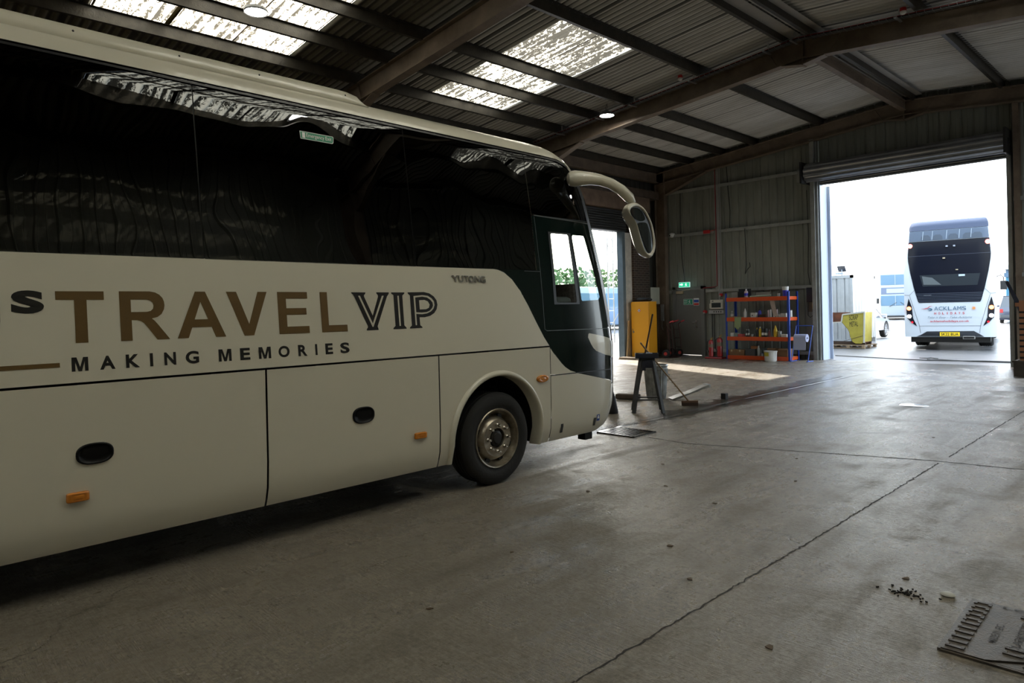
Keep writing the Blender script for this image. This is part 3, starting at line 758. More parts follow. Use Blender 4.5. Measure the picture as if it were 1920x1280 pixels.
# roof pod (air-conditioning fairing) along the side, with its bolts
def pod(i, j):
    s = SREAR+.25+(3.23-SREAR-.25)*i
    k = min(1., (1-i)/.045); e = math.sqrt(max(0., 1-(1-k)**2)); k2 = min(1., i/.03); e *= math.sqrt(max(0., 1-(1-k2)**2))
    a = j*PI; x = .88*math.cos(a); x = math.copysign(abs(x/.88)**.32*.89, math.cos(a)) if 0 < j < 1 else x
    return Vector((x if abs(x) > 1e-4 else 0, s-S0, 3.325+(.055+.055*math.sin(a)**.4*1.0)*e*min(1., math.sin(a)*2+.0) if 0 < j < 1 else 3.325))
pd = grid('roof_fairing', pod, 60, 24, CREAM)
for s in (1.1,1.72,2.28,3.0): mb = MB(); mb.lathe([(0,.003),(.006,.002),(.007,0)], (.893, s-S0, 3.375), 'X', 10); mb.build('fairing_bolt', TRIMB, pd)
# floor pan & liner
mb = MB(); mb.bx(-1.12, 1.12, SREAR+.1-S0, 5.75-S0, 1.06, 1.10)
for x in (-1.13, 1.10): mb.bx(x, x+.03, SREAR+.1-S0, 3.74-S0, .36, 1.1)
for y in (3.66, 5.02, SREAR+.1, ARCH_R-.7, ARCH_R+.7): mb.bx(-1.12, 1.12, y-S0-.01, y-S0+.01, .33, 1.08)
mb.bx(-1.1,1.1,SREAR+.1-S0,ARCH_R-.7-S0,.33,.35); mb.bx(-1.1,1.1,ARCH_R+.7-S0,3.64-S0,.33,.35); mb.bx(-1.08,1.08,5.04-S0,6.0-S0,.30,.32)
mb.bx(-.62,.62,3.66-S0,5.02-S0,.5,1.08)
mb.build('chassis', LIN, COACH)
mb = MB(); mb.bx(-.93,.93,SREAR+.1-S0,5.3-S0,3.2,3.22)
for sd in (-1,1): mb.bx(sd*.78-.14,sd*.78+.14,SREAR+.1-S0,4.7-S0,2.95,3.16)
mb.build('interior_ceiling', LIN, COACH)
# wheel arch trims
def arch_trim(cx, side):
    bm = bmesh.new(); rows = []
    path = [(cx+.60, .285)]+[(cx+.60*math.cos(PI*i/40), .45+.605*math.sin(PI*i/40)) for i in range(41)]+[(cx-.60, .285)]
    prof = [(1.0,.001),(.985,.020),(.955,.030),(.925,.022),(.915,-.02),(.912,-.10)]
    for x, z in path:
        row = []
        for k, off in prof:
            px = cx+(x-cx)*k; pz = .45+(z-.45)*k if z > .45 else z
            row.append(bm.verts.new(P(px, pz, off, side)))
        rows.append(row)
    for a, b in zip(rows, rows[1:]):
        for j in range(len(prof)-1): bm.faces.new((a[j], a[j+1], b[j+1], b[j]))
    o = make('wheel_arch_trim', bm, CREAM, COACH, True)
for sd in (1, -1):
    for cx in (ACX, ARCH_R): arch_trim(cx, sd)
for sd in (1,-1):
    for cx in (ACX, ARCH_R):
        mb = MB(); path = [(cx+.56*math.cos(PI*i/24), .45+.56*math.sin(PI*i/24)) for i in range(25)]
        path = [(cx+.56, .3)]+path+[(cx-.56,.3)]
        A = [mb.bm.verts.new((sd*1.13, x-S0, z)) for x, z in path]; B = [mb.bm.verts.new((sd*.62, x-S0, z)) for x, z in path]
        for i in range(len(path)-1): mb.bm.faces.new((A[i], A[i+1], B[i+1], B[i]))
        mb.bm.faces.new(B); mb.build('wheel_well', TRIMB, COACH)
# wheels
RIM = mat('wheel_steel', (.44,.39,.31), .33, metal=.85, var=.45, vscale=9, varcol=(.16,.13,.09)); NUT = mat('wheel_nut', (.6,.57,.52), .25, metal=1)
def wheel(name, x, s, side, rad=.425, parent=COACH, rim=.262):
    w_ = bpy.data.objects.new(name, None); C.objects.link(w_); w_.parent = parent; w_.location = (x, s, rad); w_.rotation_euler = (0,0,0 if side > 0 else PI); w_.empty_display_size = .1
    k = rad/.425; W = .125
    mb = MB(); prof = [(rim+.012,-W),(rim+.03,-W-.0),(rad-.09,-W-.012),(rad-.02,-W+.005),(rad,-W+.03)]
    for g in (-.06,-.02,.02,.06): prof += [(rad,g-.009),(rad-.012,g-.006),(rad-.012,g+.006),(rad,g+.009)]
    prof += [(rad,W-.03),(rad-.02,W-.005),(rad-.05,W+.010),(rad-.09,W+.014),(rim+.045,W+.006),(rim+.03,W-.002),(rim+.012,W-.004),(rim-.005,W-.03)]
    mb.lathe([(a*1.0,b*k) for a,b in prof], axis='X', seg=56); mb.build('tyre', RUBBER, w_, smooth=True)
    mb = MB(); mb.lathe([(rim+.014,W*k),(rim+.008,W*k+.006),(rim-.004,W*k),(rim-.012,W*k-.03),(rim-.05,W*k-.075),(rim-.075,W*k-.02),(rim-.092,W*k-.002),(.145,W*k-.004),(.095,W*k-.004),(.088,W*k-.02),(.088,W*k-.05),(0,W*k-.055)], axis='X', seg=48)
    ro = mb.build('rim', RIM, w_, smooth=True)
    for i in range(8):
        a = 2*PI*(i+.5)/8; r_ = rim-.046; c = Vector((W*k-.066, r_*math.cos(a), r_*math.sin(a)))
        mb = MB(); mb.lathe([(0,.016),(.026,.016),(.026,0)], c, 'X', 14); mb.build('hand_hole', TRIMB, ro)
    mb = MB(); mb.lathe([(0,.052),(.045,.05),(.05,.042),(.07,.035),(.078,.02),(.08,0)], (W*k-.05,0,0), 'X', 24); mb.build('hub', mat('hub_black', (.02,.018,.015), .4, metal=.4), w_, smooth=True)
    for i in range(8):
        a = 2*PI*i/8+PI/2
        mb = MB(); mb.lathe([(.016,0),(.018,.008),(.0125,.014),(.0125,.042),(.009,.047),(0,.047)], (W*k-.004, .122*math.cos(a), .122*math.sin(a)), 'X', 10); mb.build('wheel_nut', NUT, ro, smooth=True)
    return w_
wf = wheel('wheel', 1.03, 4.37-S0, 1)
for x, s, sd in ((-1.03, 4.37, -1), (1.03, ARCH_R, 1), (-1.03, ARCH_R, -1)):
    c = copy_tree(wf, COACH); c.location = (x, s-S0, .425); c.rotation_euler = (0,0,0 if sd > 0 else PI)

# lettering on the flank
def poly(name, pts, holes, m, off=.0018): return skin(name, pts, holes, m, off=off, clamp=False)
Rs = ([(1.248,1.771),(1.419,1.771),(1.45,1.765),(1.474,1.751),(1.492,1.73),(1.5,1.707),(1.502,1.685),(1.498,1.66),(1.482,1.63),(1.458,1.612),(1.425,1.603),(1.44,1.59),(1.458,1.567),(1.525,1.472),(1.451,1.472),(1.395,1.555),(1.378,1.577),(1.362,1.589),(1.34,1.595),(1.311,1.596),(1.311,1.472),(1.248,1.472)], [[(1.31,1.72),(1.4,1.72),(1.42,1.714),(1.434,1.702),(1.438,1.683),(1.434,1.664),(1.42,1.65),(1.398,1.645),(1.31,1.645)]])
letters = [([(.923,1.77),(1.167,1.77),(1.167,1.72),(1.077,1.72),(1.077,1.472),(1.014,1.472),(1.014,1.72),(.923,1.72)], []), Rs,
 ([(1.69,1.771),(1.754,1.771),(1.876,1.473),(1.809,1.473),(1.785,1.54),(1.662,1.54),(1.637,1.473),(1.57,1.473)], [[(1.721,1.704),(1.765,1.591),(1.68,1.591)]]),
 ([(1.891,1.771),(1.959,1.771),(2.037,1.552),(2.108,1.771),(2.174,1.771),(2.067,1.473),(2.0,1.473)], []),
 ([(2.25,1.771),(2.48,1.771),(2.48,1.723),(2.313,1.723),(2.313,1.655),(2.467,1.655),(2.467,1.607),(2.313,1.607),(2.313,1.524),(2.483,1.524),(2.483,1.473),(2.25,1.473)], []),
 ([(2.582,1.771),(2.642,1.771),(2.642,1.524),(2.798,1.524),(2.798,1.473),(2.582,1.473)], [])]
for p, h in letters: poly('bronze_letter', p, h, BRONZE)
V_ = [(2.851,1.77),(2.979,1.77),(2.975,1.758),(2.963,1.748),(2.964,1.735),(3.03,1.588),(3.091,1.734),(3.091,1.748),(3.078,1.763),(3.078,1.771),(3.198,1.771),(3.196,1.759),(3.178,1.739),(3.068,1.502),(3.075,1.482),(3.075,1.473),(2.965,1.473),(2.966,1.483),(2.979,1.498),(2.978,1.509),(2.875,1.737),(2.865,1.754),(2.851,1.763)]
Vi = [(2.91,1.743),(2.926,1.744),(3.025,1.527),(3.128,1.743),(3.146,1.744),(3.029,1.5),(3.02,1.5)]
I_ = [(3.22,1.771),(3.351,1.771),(3.349,1.761),(3.328,1.745),(3.326,1.503),(3.346,1.482),(3.346,1.474),(3.216,1.474),(3.217,1.483),(3.239,1.501),(3.241,1.748),(3.22,1.761)]
Ii = [(3.278,1.743),(3.292,1.744),(3.291,1.499),(3.277,1.499)]
P_ = [(3.384,1.772),(3.551,1.775),(3.609,1.764),(3.654,1.738),(3.681,1.705),(3.687,1.667),(3.675,1.629),(3.645,1.596),(3.601,1.574),(3.541,1.563),(3.487,1.564),(3.488,1.498),(3.509,1.483),(3.509,1.475),(3.38,1.474),(3.38,1.483),(3.402,1.499),(3.405,1.745),(3.384,1.762)]
Ph = [(3.493,1.706),(3.55,1.708),(3.584,1.696),(3.601,1.668),(3.59,1.642),(3.559,1.63),(3.493,1.629)]
Pi = [(3.44,1.741),(3.531,1.749),(3.589,1.743),(3.628,1.722),(3.651,1.696),(3.654,1.663),(3.64,1.634),(3.61,1.611),(3.567,1.595),(3.514,1.589),(3.454,1.593),(3.453,1.5),(3.44,1.5)]
Pj = [(3.455,1.729),(3.529,1.736),(3.579,1.729),(3.612,1.71),(3.634,1.686),(3.637,1.66),(3.625,1.639),(3.599,1.618),(3.563,1.606),(3.516,1.603),(3.455,1.606)]
lt = poly('black_letter', V_, [], INK); poly('letter_inline', Vi, [], CREAM, .0028)
poly('black_letter', I_, [], INK); poly('letter_inline', Ii, [], CREAM, .0028)
poly('black_letter', P_, [], INK); poly('letter_inline', Pi, [], CREAM, .0028); poly('black_letter', Pj, [], INK, .0038); poly('letter_inline', Ph, [], CREAM, .0048)
MPOLY = [(0,0),(.21,0),(.21,.70),(.40,0),(.60,0),(.79,.70),(.79,0),(1,0),(1,1),(.70,1),(.5,.30),(.30,1),(0,1)]
def letter(ch, s0, s1, z0, z1, m, name='black_letter', bold=.012, off=.0018, depth=0., ital=0.):
    if ch == 'M': vs, fs = MPOLY, tessellate_polygon([[Vector((x,y,0)) for x,y in MPOLY]])
    else: vs, fs, a = glyphs(ch, bold, ital)
    bm = bmesh.new(); V = [bm.verts.new(P(s0+(s1-s0)*x, z0+(z1-z0)*y, off)) for x, y in vs]
    for f in fs:
        try: bm.faces.new([V[i] for i in f])
        except ValueError: pass
    o = make(name, bm, m, COACH, autos=0)
    if depth: md = o.modifiers.new('d', 'SOLIDIFY'); md.thickness = depth; md.offset = 1
    return o
for ch, a, b in [('M',.988,1.071),('A',1.13,1.211),('K',1.268,1.344),('I',1.401,1.419),('N',1.484,1.553),('G',1.611,1.693),('M',1.819,1.903),('E',1.961,2.03),('M',2.09,2.178),('O',2.233,2.316),('R',2.382,2.452),('I',2.516,2.533),('E',2.598,2.66),('S',2.723,2.801)]:
    letter(ch, a, b, 1.31, 1.39, INK, bold=.034)
letter('s', .717, .868, 1.645, 1.774, INK, bold=.03)
letter('U', .43, .667, 1.49, 1.772, INK, bold=.03)
poly('bronze_stripe', [(-.5,1.339),(.931,1.339),(.931,1.364),(-.5,1.364)], [], BRONZE)
CHR = mat('chrome', (.62,.6,.57), .18, metal=1)
for ch, a, b in zip('YUTONG', (3.868,3.942,4.005,4.062,4.138,4.205), (3.938,4.0,4.06,4.135,4.2,4.27)):
    letter(ch, a, b, 1.864, 1.922, CHR, 'chrome_letter', bold=.02, off=.002, depth=.008, ital=-.1)
# emergency exit sticker on the glass
poly('exit_sticker', [(2.533,2.927),(2.80,2.927),(2.81,2.935),(2.816,2.978),(2.808,2.987),(2.53,2.987)], [], SWH, .002)
poly('sticker_field', [(2.537,2.931),(2.797,2.931),(2.806,2.938),(2.812,2.975),(2.804,2.983),(2.534,2.983)], [], mat('sticker_green', (.03,.25,.13), .4), .003)
poly('sticker_field', [(2.548,2.936),(2.572,2.936),(2.572,2.978),(2.548,2.978)], [], SWH, .004)
letter('Emergency Exit', 2.582, 2.795, 2.938, 2.975, SWH, 'sticker_text', bold=.0, off=.004)
# flush oval handles, marker lamps, key plates, badge
AMB = mat('amber_lens', (.60,.20,.015), .22, coat=.5); 
def oval_lock(s, z, a, b):
    bm = bmesh.new(); prof = [(1.0,0),(.97,.008),(.9,.011),(.84,.008),(.80,.003),(.5,.0025),(0,.0025)]; rows = []
    for k, off in prof:
        rows.append([bm.verts.new(P(s+a*k*math.copysign(abs(math.cos(t))**.8, math.cos(t)), z+b*k*math.copysign(abs(math.sin(t))**.8, math.sin(t)), off+.001)) for t in [2*PI*i/32+.01 for i in range(32)]] if k else [bm.verts.new(P(s, z, off))])
    for A, B in zip(rows, rows[1:]):
        for i in range(32):
            q = [A[i], A[(i+1)%32]]+([B[(i+1)%32], B[i]] if len(B) > 1 else [B[0]]); bm.faces.new(q)
    o = make('flap_handle', bm, mat('handle_black', (.004,.004,.004), .4, spec=.2), COACH, True)
    skin('lever', [(s-a*.7,z-.006),(s+a*.7,z-.006),(s+a*.62,z+b*.55),(s-a*.62,z+b*.55)], [], mat('handle_black', ()), o, off=.008)
oval_lock(1.093, .829, .098, .062); oval_lock(2.907, .826, .098, .064)
oval_lock(-.5, .829, .098, .062)
def marker(s0, s1, z0, z1, oval=False):
    bm = bmesh.new(); s = (s0+s1)/2; z = (z0+z1)/2; a = (s1-s0)/2; b = (z1-z0)/2; rows = []; n = 28; e = 1. if oval else .25
    for k, off in ((1.0,0),(.99,.012),(.92,.02),(.6,.024),(.55,.020),(.4,.024),(0,.024)):
        rows.append([bm.verts.new(P(s+a*k*math.copysign(abs(math.cos(t))**e, math.cos(t)), z+b*k*math.copysign(abs(math.sin(t))**e, math.sin(t)), off+.001)) for t in [2*PI*i/n+.02 for i in range(n)]] if k else [bm.verts.new(P(s, z, off))])
    for A, B in zip(rows, rows[1:]):
        for i in range(n):
            q = [A[i], A[(i+1)%n]]+([B[(i+1)%n], B[i]] if len(B) > 1 else [B[0]]); bm.faces.new(q)
    return make('marker_lamp', bm, AMB, COACH, True)
marker(.944,1.058,.568,.624); marker(3.385,3.505,.566,.618); marker(4.865,5.03,.893,.966, True); marker(-.9,-.785,.568,.624)
skin('key_plate', [(5.222,.355),(5.262,.355),(5.262,.446),(5.222,.446)], [], TRIMB, off=.004); skin('key_plate', [(5.762,.355),(5.80,.355),(5.80,.44),(5.762,.44)], [], TRIMB, off=.004)
skin('blue_badge', [(5.812,.40),(5.862,.40),(5.862,.468),(5.812,.468)], [], SBL, off=.003); skin('blue_badge', [(5.822,.425),(5.852,.425),(5.846,.46),(5.828,.46)], [], SWH, off=.004)
mb = MB(); mb.bx(1.0,1.1,5.72-S0,5.84-S0,.2,.3); mb.build('tow_bracket', RUBBER, COACH)
# cab: driver's seat, steering wheel, dashboard, rows of seats
SEATM = mat('seat_fabric', (.03,.03,.035), .9); SEATW = mat('seat_grey', (.10,.105,.1), .7)
def seat(x, s, z=1.1, h=1.05, m=SEATM):
    mb = MB(); mb.bx(x-.22,x+.22,s-.22-S0,s+.24-S0,z+.36,z+.48,.04); mb.box((x,s-.27-S0,z+.36+h/2),(.44,.11,h-.25),Matrix.Rotation(.18,3,'X'),.045); mb.box((x,s-.36-S0,z+.36+h-.04),(.28,.10,.24),Matrix.Rotation(.18,3,'X'),.04)
    mb.bx(x-.18,x+.18,s-.15-S0,s+.15-S0,z,z+.36); return mb.build('passenger_seat', m, COACH, smooth=True)
for k in range(7):
    for x in (-.86,-.41,.41,.86): seat(x, -2.1+k*.85)
ds = seat(.55, 4.86, .78, 1.0); ds.name = 'driver_seat'
mb = MB(); c = Vector((.55, 5.42-S0, 1.78)); rt_ = Matrix.Rotation(-.6, 3, 'X')
mb.tube([c+rt_ @ Vector((.23*math.cos(t), .23*math.sin(t), 0)) for t in [2*PI*i/32 for i in range(32)]], .014, 8, closed=True)
mb.tube([c+rt_ @ Vector((-.22,0,0)), c, c+rt_ @ Vector((.22,0,0))], .012, 6); mb.tube([c, c+Vector((0,.2,-.55))], .03, 8); mb.build('steering_wheel', TRIMB, COACH, smooth=True)
mb = MB(); mb.bx(-1.05,1.05,5.62-S0,6.12-S0,1.1,1.62,.05); mb.bx(.2,.95,5.5-S0,5.75-S0,1.4,1.74,.05); mb.build('dashboard', mat('dash_grey', (.16,.17,.17), .6), COACH)
mb = MB(); mb.bx(.44,.96,5.75-S0,5.82-S0,1.66,1.88,.01); mb.build('cab_box', mat('mottled_grey', (.18,.15,.15), .8, var=.6, vscale=30), COACH)
mb = MB(); mb.bx(-.55,.05,5.98-S0,6.0-S0,1.68,1.86,.01); mb.build('card_on_dash', SWH, COACH)
# mirror arm: a curved horn from the front pillar, and its hanging double mirror
MW = CREAM
def mconv(s, z, o):          # arm points, given in the plane .25 outside the flank, moved to the plane o outside it
    k = (4.519-o)/4.269; return Vector((1.2+o, s*k-S0, 1.6+(z-1.6)*k))
arm = [(5.10,2.87,.02,-.12),(5.115,2.873,.055,-.11),(5.15,2.876,.075,-.10),(5.22,2.885,.082,-.07),(5.32,2.90,.074,-.03),(5.46,2.915,.064,.02),(5.62,2.92,.058,.08),(5.80,2.905,.055,.13),(5.98,2.86,.055,.17),(6.13,2.79,.055,.19),(6.19,2.745,.035,.19)]
mb = MB(); mb.tube([mconv(a, b, o) for a, b, c, o in arm], [c*1.05 for a, b, c, o in arm], 18)
ma = mb.build('mirror_arm', MW, COACH, smooth=True)
mb = MB(); mb.ball(mconv(5.16,2.87,-.2), .06, (1.4,1,1)); mb.build('arm_pivot', TRIMB, ma, smooth=True)
# mirror head outline in the (s,z) plane, thick shell
head = [(6.06,2.68),(6.14,2.735),(6.25,2.745),(6.36,2.70),(6.45,2.61),(6.515,2.50),(6.55,2.37),(6.555,2.27),(6.525,2.19),(6.46,2.15),(6.39,2.165),(6.335,2.22),(6.29,2.31),(6.245,2.42),(6.21,2.51),(6.16,2.57),(6.09,2.61)]
def smooth_poly(p, it=2):
    for _ in range(it):
        q = []
        for i in range(len(p)):
            a, b = p[i], p[(i+1) % len(p)]; q += [(a[0]*.75+b[0]*.25, a[1]*.75+b[1]*.25), (a[0]*.25+b[0]*.75, a[1]*.25+b[1]*.75)]
        p = q
    return p
hd = smooth_poly(head)
cx_, cz_ = 6.33, 2.45
def shell_loops(bm, poly, steps, fn):
    rows = []
    for k, d in steps: rows.append([bm.verts.new(fn(cx_+(x-cx_)*k, cz_+(z-cz_)*k, d)) for x, z in poly])
    n = len(poly)
    for A, B in zip(rows, rows[1:]):
        for i in range(n): bm.faces.new((A[i], A[(i+1)%n], B[(i+1)%n], B[i]))
    return rows
TW = R(38)                                       # the head is turned so that its glass looks back along the coach
def mf(s, z, d):
    ds = s-cx_; return mconv(s, z, .2)+Vector((ds*.05+d, -d*.35, 0))
bm = bmesh.new(); rows = shell_loops(bm, hd, [(.84,.030),(.87,.050),(.95,.052),(1.0,.03),(1.0,-.03),(.9,-.09),(.6,-.13)], mf); bm.faces.new(rows[-1])
mh = make('mirror_head', bm, MW, COACH, True); 
def inset(name, pts, m, d, it=2):
    mb = MB(); mb.prism(smooth_poly(pts, it), lambda a, b, t: mf(a, b, d+t), 0); return mb.build(name, m, mh)
mb = MB(); mb.prism([(cx_+(x-cx_)*.84, cz_+(z-cz_)*.86) for x, z in hd], lambda a, b, t: mf(a, b, .036+t), 0); mb.build('mirror_recess', TRIMB, mh)
MIRR = mat('mirror_glass', (.16,.18,.19), .02, metal=1)
inset('mirror_glass', [(6.115,2.655),(6.19,2.69),(6.30,2.675),(6.375,2.60),(6.375,2.565),(6.30,2.54),(6.21,2.56),(6.15,2.60)], MIRR, .042, 2)
inset('mirror_glass', [(6.245,2.52),(6.31,2.535),(6.40,2.535),(6.425,2.50),(6.47,2.40),(6.495,2.29),(6.48,2.22),(6.43,2.20),(6.385,2.24),(6.335,2.33),(6.29,2.42),(6.25,2.47)], MIRR, .042, 2)

# ================================================================== THINGS INSIDE THE SHED
def cube(name, c, d, m, parent=None, rz=0, bev=.004):
    mb = MB(); mb.box(c, d, Matrix.Rotation(rz, 3, 'Z'), bev); return mb.build(name, m, parent)
# --- high-bay lamps
LENS = mat('lamp_lens', (1,1,1), .5, emit=(1,.97,.9), es=45)
def lamp(x, y, z, label):
    t = empty('high_bay_lamp', label, 'lamp', (x, y, z))
    mb = MB(); mb.lathe([(0,.10),(.05,.10),(.07,.05),(.17,.04),(.185,.0),(.178,-.02),(.165,-.01),(0,-.005)], seg=32); mb.build('housing', mat('lamp_housing', (.12,.12,.12), .4, metal=.5), t, smooth=True)
    mb = MB(); mb.lathe([(.163,-.009),(.15,-.016),(0,-.018)], seg=32); mb.build('lens', LENS, t, smooth=True)
    mb = MB(); mb.tube([(0,0,.1),(0,0,.15),(.02,0,.2),(0,0,.26)], .006, 6); mb.tube([(-.03,.01,.08),(-.06,.03,.2),(-.02,.05,.3)], .005, 6); mb.build('hanger', DARKST, t)
lamp(-10.35, 4.53, 6.34, 'lit round ceiling lamp below the stained skylight above the coach roof')
lamp(-10.15, 12.98, 6.22, 'lit round ceiling lamp hanging in front of the second roof frame by the cable tray')
lamp(.38, 5.8, 6.33, 'lit round ceiling lamp seen as a reflection in the coach side glass')
lamp(.2, 13.2, 6.1, 'round ceiling lamp on the right roof slope at the second roof frame')
# --- wire cable tray along the second frame
ct = empty('cable_tray', 'long wire basket cable tray running up along the second roof frame', 'cable tray', (XA, 13.3, 6.6))
WIRE = mat('zinc_wire', (.35,.36,.37), .35, metal=.8)
mb = MB()
def trz(x): return roofz(x)-.24-abs(x-XA)*0
for sx, ex in ((XA, -12.9), (XA, 1.5)):
    for dy, dz in ((-.09,0),(0,-.045),(-.045,-.045),(.045,-.045),(.09,0)):
        mb.bar((sx-XA, dy, trz(sx)-6.6+dz), (ex-XA, dy, trz(ex)-6.6+dz), .008)
    n_ = 60
    for i in range(n_):
        x = sx+(ex-sx)*(i+.5)/n_; z = trz(x)-6.6
        mb.bar((x-XA,-.09,z),(x-XA,-.09,z-.045),.006); mb.bar((x-XA,-.09,z-.045),(x-XA,.09,z-.045),.006)
mb.build('wire_basket', WIRE, ct)
mb = MB()
for sx, ex in ((XA, -12.9), (XA, 1.5)):
    for dy in (-.05,-.03,0): mb.bar((sx-XA, dy, trz(sx)-6.63), (ex-XA, dy, trz(ex)-6.63), .016)
mb.build('cables', mat('cable_black', (.015,.015,.015), .6), ct)
mb = MB()
for sx, ex in ((XA, -12.9), (XA, 1.5)): mb.bar((sx-XA, -.02, trz(sx)-6.60), (ex-XA, -.02, trz(ex)-6.60), .012)
mb.build('red_cable', mat('cable_red', (.35,.02,.02), .5), ct)
ZN = mat('zinc_plated', (.5,.5,.5), .3, metal=.9)
for x in (-11.9, -10.6, -9.6, -8.0, -6.3, -5.75, -3.9, -1.9):
    z = trz(x)-6.6
    mb = MB(); mb.bar((x-XA,.02,z+.16),(x-XA,.02,z-.06),.03,.02); mb.bar((x-XA,.12,z-.065),(x-XA,-.20,z-.075),.041,.021); mb.build('tray_bracket', ZN, ct)
def detector(x, y, z, label):
    t = empty('smoke_detector', label, 'detector', (x,y,z)); mb = MB(); mb.lathe([(0,.06),(.05,.06),(.055,.0),(0,0)]); mb.build('base', mat('alarm_red', (.5,.02,.02), .4), t, smooth=True)
    mb = MB(); mb.lathe([(.05,0),(.048,-.03),(.03,-.05),(0,-.052)]); mb.build('sensor', WHT, t, smooth=True)
detector(-3.78, 13.12, 6.62, 'white and red detector by the cable tray right of the ridge'); detector(-8.2, 13.1, 6.62, 'white and red detector by the cable tray left of the ridge')
# --- back wall fittings (cladding face about YB-.05)
YW = YB-.06
t = empty('exit_light', 'green emergency exit light box hung on a rod above the grey door', 'exit sign', (-12.33, YW-.22, 2.33))
mb = MB(); mb.bx(-.21,.21,-.02,.02,-.085,.085,.01); mb.build('light_box', mat('exit_box', (.5,.6,.6), .4, emit=(.5,.9,.8), es=.35), t)
mb = MB(); mb.bx(-.195,.195,-.024,-.021,-.07,.07); mb.mi = 1; runman(mb, .03, -.055, .11, -.026); mb.prism([(-.13,-.01),(-.05,-.01),(-.05,-.04),(.0,.01),(-.05,.06),(-.05,.025),(-.13,.025)], lambda a,b,d:(a-.04,-.026+d,b), 0); mb.build('pictogram', [mat('exit_green', (.01,.32,.16), .4, emit=(.02,.5,.25), es=.6), mat('exit_white', (.8,.9,.88), .4, emit=(.8,1,.95), es=.9)], t)
mb = MB(); mb.bx(-.005,.005,-.005,.005,.085,.62); mb.build('rod', WIRE, t)
t = empty('fire_alarm_panel', 'cream wall-mounted fire alarm panel with a dark display', 'control panel', (-11.27, YW-.03, 1.66))
mb = MB(); mb.bx(-.21,.21,-.06,.03,-.15,.15,.012); mb.bx(-.255,-.215,-.04,.03,-.13,.03,.005); mb.build('case', mat('cream_case', (.6,.58,.5), .5), t)
mb = MB(); mb.bx(-.16,.16,-.066,-.06,-.10,.05); mb.bx(-.15,-.09,-.064,-.06,.09,.115); mb.build('display', mat('display_dark', (.015,.02,.015), .2), t)
t = empty('socket_strip', 'row of white sockets below the fire alarm panel', 'sockets', (-11.24, YW-.01, 1.42)); mb = MB(); mb.bx(-.18,.18,-.03,.03,-.06,.06,.006); mb.build('plates', mat('socket_grey', (.42,.42,.4), .5), t)
mb = MB(); [mb.bx(-.15+i*.08,-.12+i*.08,-.034,-.03,-.02,.03) for i in range(4)]; mb.build('outlets', TRIMB, t)
t = empty('socket_strip', 'short pair of white sockets between the grey door and the sockets under the panel', 'sockets', (-11.5, YW-.01, 1.42)); mb = MB(); mb.bx(-.07,.09,-.03,.03,-.06,.06,.006); mb.build('plates', mat('socket_grey', ()), t)
def sounder(x, z, label):
    t = empty('alarm_sounder', label, 'alarm', (x, YW-.02, z)); mb = MB(); mb.lathe([(.055,.03),(.06,-.02),(.05,-.07),(.02,-.085),(0,-.085)], axis='Y'); mb.build('bell', mat('alarm_red', ()), t, smooth=True)
    mb = MB(); mb.bx(-.03,.03,-.095,-.07,-.05,-.02); mb.build('white_label', WHT, t)
sounder(-11.13, 1.96, 'red round alarm sounder above the fire alarm panel'); sounder(-11.70, 1.43, 'red alarm call point low beside the grey door frame')
CON = mat('conduit_grey', (.42,.43,.42), .4); REDP = mat('conduit_red', (.30,.02,.03), .45)
for i, (x, z0) in enumerate(((-11.14, 1.8), (-11.09, 2.0), (-11.04, 2.0))):
    mb = MB(); mb.tube([(x, YW-.12, z0), (x, YW-.12, 6.2)], .011, 8); tag(mb.build('conduit', CON, smooth=True), 'thin grey vertical conduit on the wall post left of the shelving', 'pipe', 'grey conduits on the wall post')
mb = MB(); mb.tube([(-11.72, YW-.1, 2.2), (-11.3, YW-.1, 2.22), (-11.2, YW-.12, 2.25), (-11.2, YW-.12, 6.3)], .014, 8); tag(mb.build('conduit', REDP, smooth=True), 'red conduit climbing the wall post between grey door and shelving', 'pipe')
mb = MB(); mb.bx(-11.65, -11.42, YW-.14, YW-.08, 3.95, 4.06, .01); mb.tube([(-11.42,YW-.11,4.02),(-11.22,YW-.11,4.04)], .01, 6); tag(mb.build('junction_box', mat('alarm_red', ())), 'small red box on the middle girt above the grey door', 'junction box')
for i, x in enumerate((-11.47, -11.40)):
    mb = MB(); mb.tube([(x, YW-.02, .0), (x+.02, YW-.02, 1.36)], .012, 8); tag(mb.build('conduit', mat('cable_black', ())), 'dark cable rising from floor to sockets beside the extinguishers', 'cable', 'dark cables below the sockets')
def hang(pts, label, r=.012):
    mb = MB(); mb.tube(pts, r, 6); tag(mb.build('hanging_cable', mat('cable_black', ()), smooth=True), label, 'cable')
hang([(-10.83,YW-.06,6.1),(-10.78,YW-.06,5.2),(-10.73,YW-.06,4.6),(-10.74,YW-.08,4.05)], 'black cable hanging on the wall from the rafter to the middle girt')
hang([(-10.2,YW-.16,3.97),(-10.19,YW-.14,3.2),(-10.21,YW-.1,2.85),(-10.25,YW-.1,2.58),(-10.17,YW-.1,2.72),(-10.08,YW-.1,2.80),(-10.10,YW-.1,2.92)], 'black cable end hanging in a hook shape above the shelving')
hang([(-12.52,YW-.06,5.4),(-12.54,YW-.06,4.3),(-12.50,YW-.06,3.2),(-12.42,YW-.08,2.6),(-12.40,YW-.1,2.42)], 'long black cable hanging on the wall above the exit light')
hang([(-8.33,YW-.05,4.9),(-8.30,YW-.05,3.5),(-8.34,YW-.05,2.5),(-8.27,YW-.06,2.11)], 'black cable beside the doorway post down to the black control box', .009)
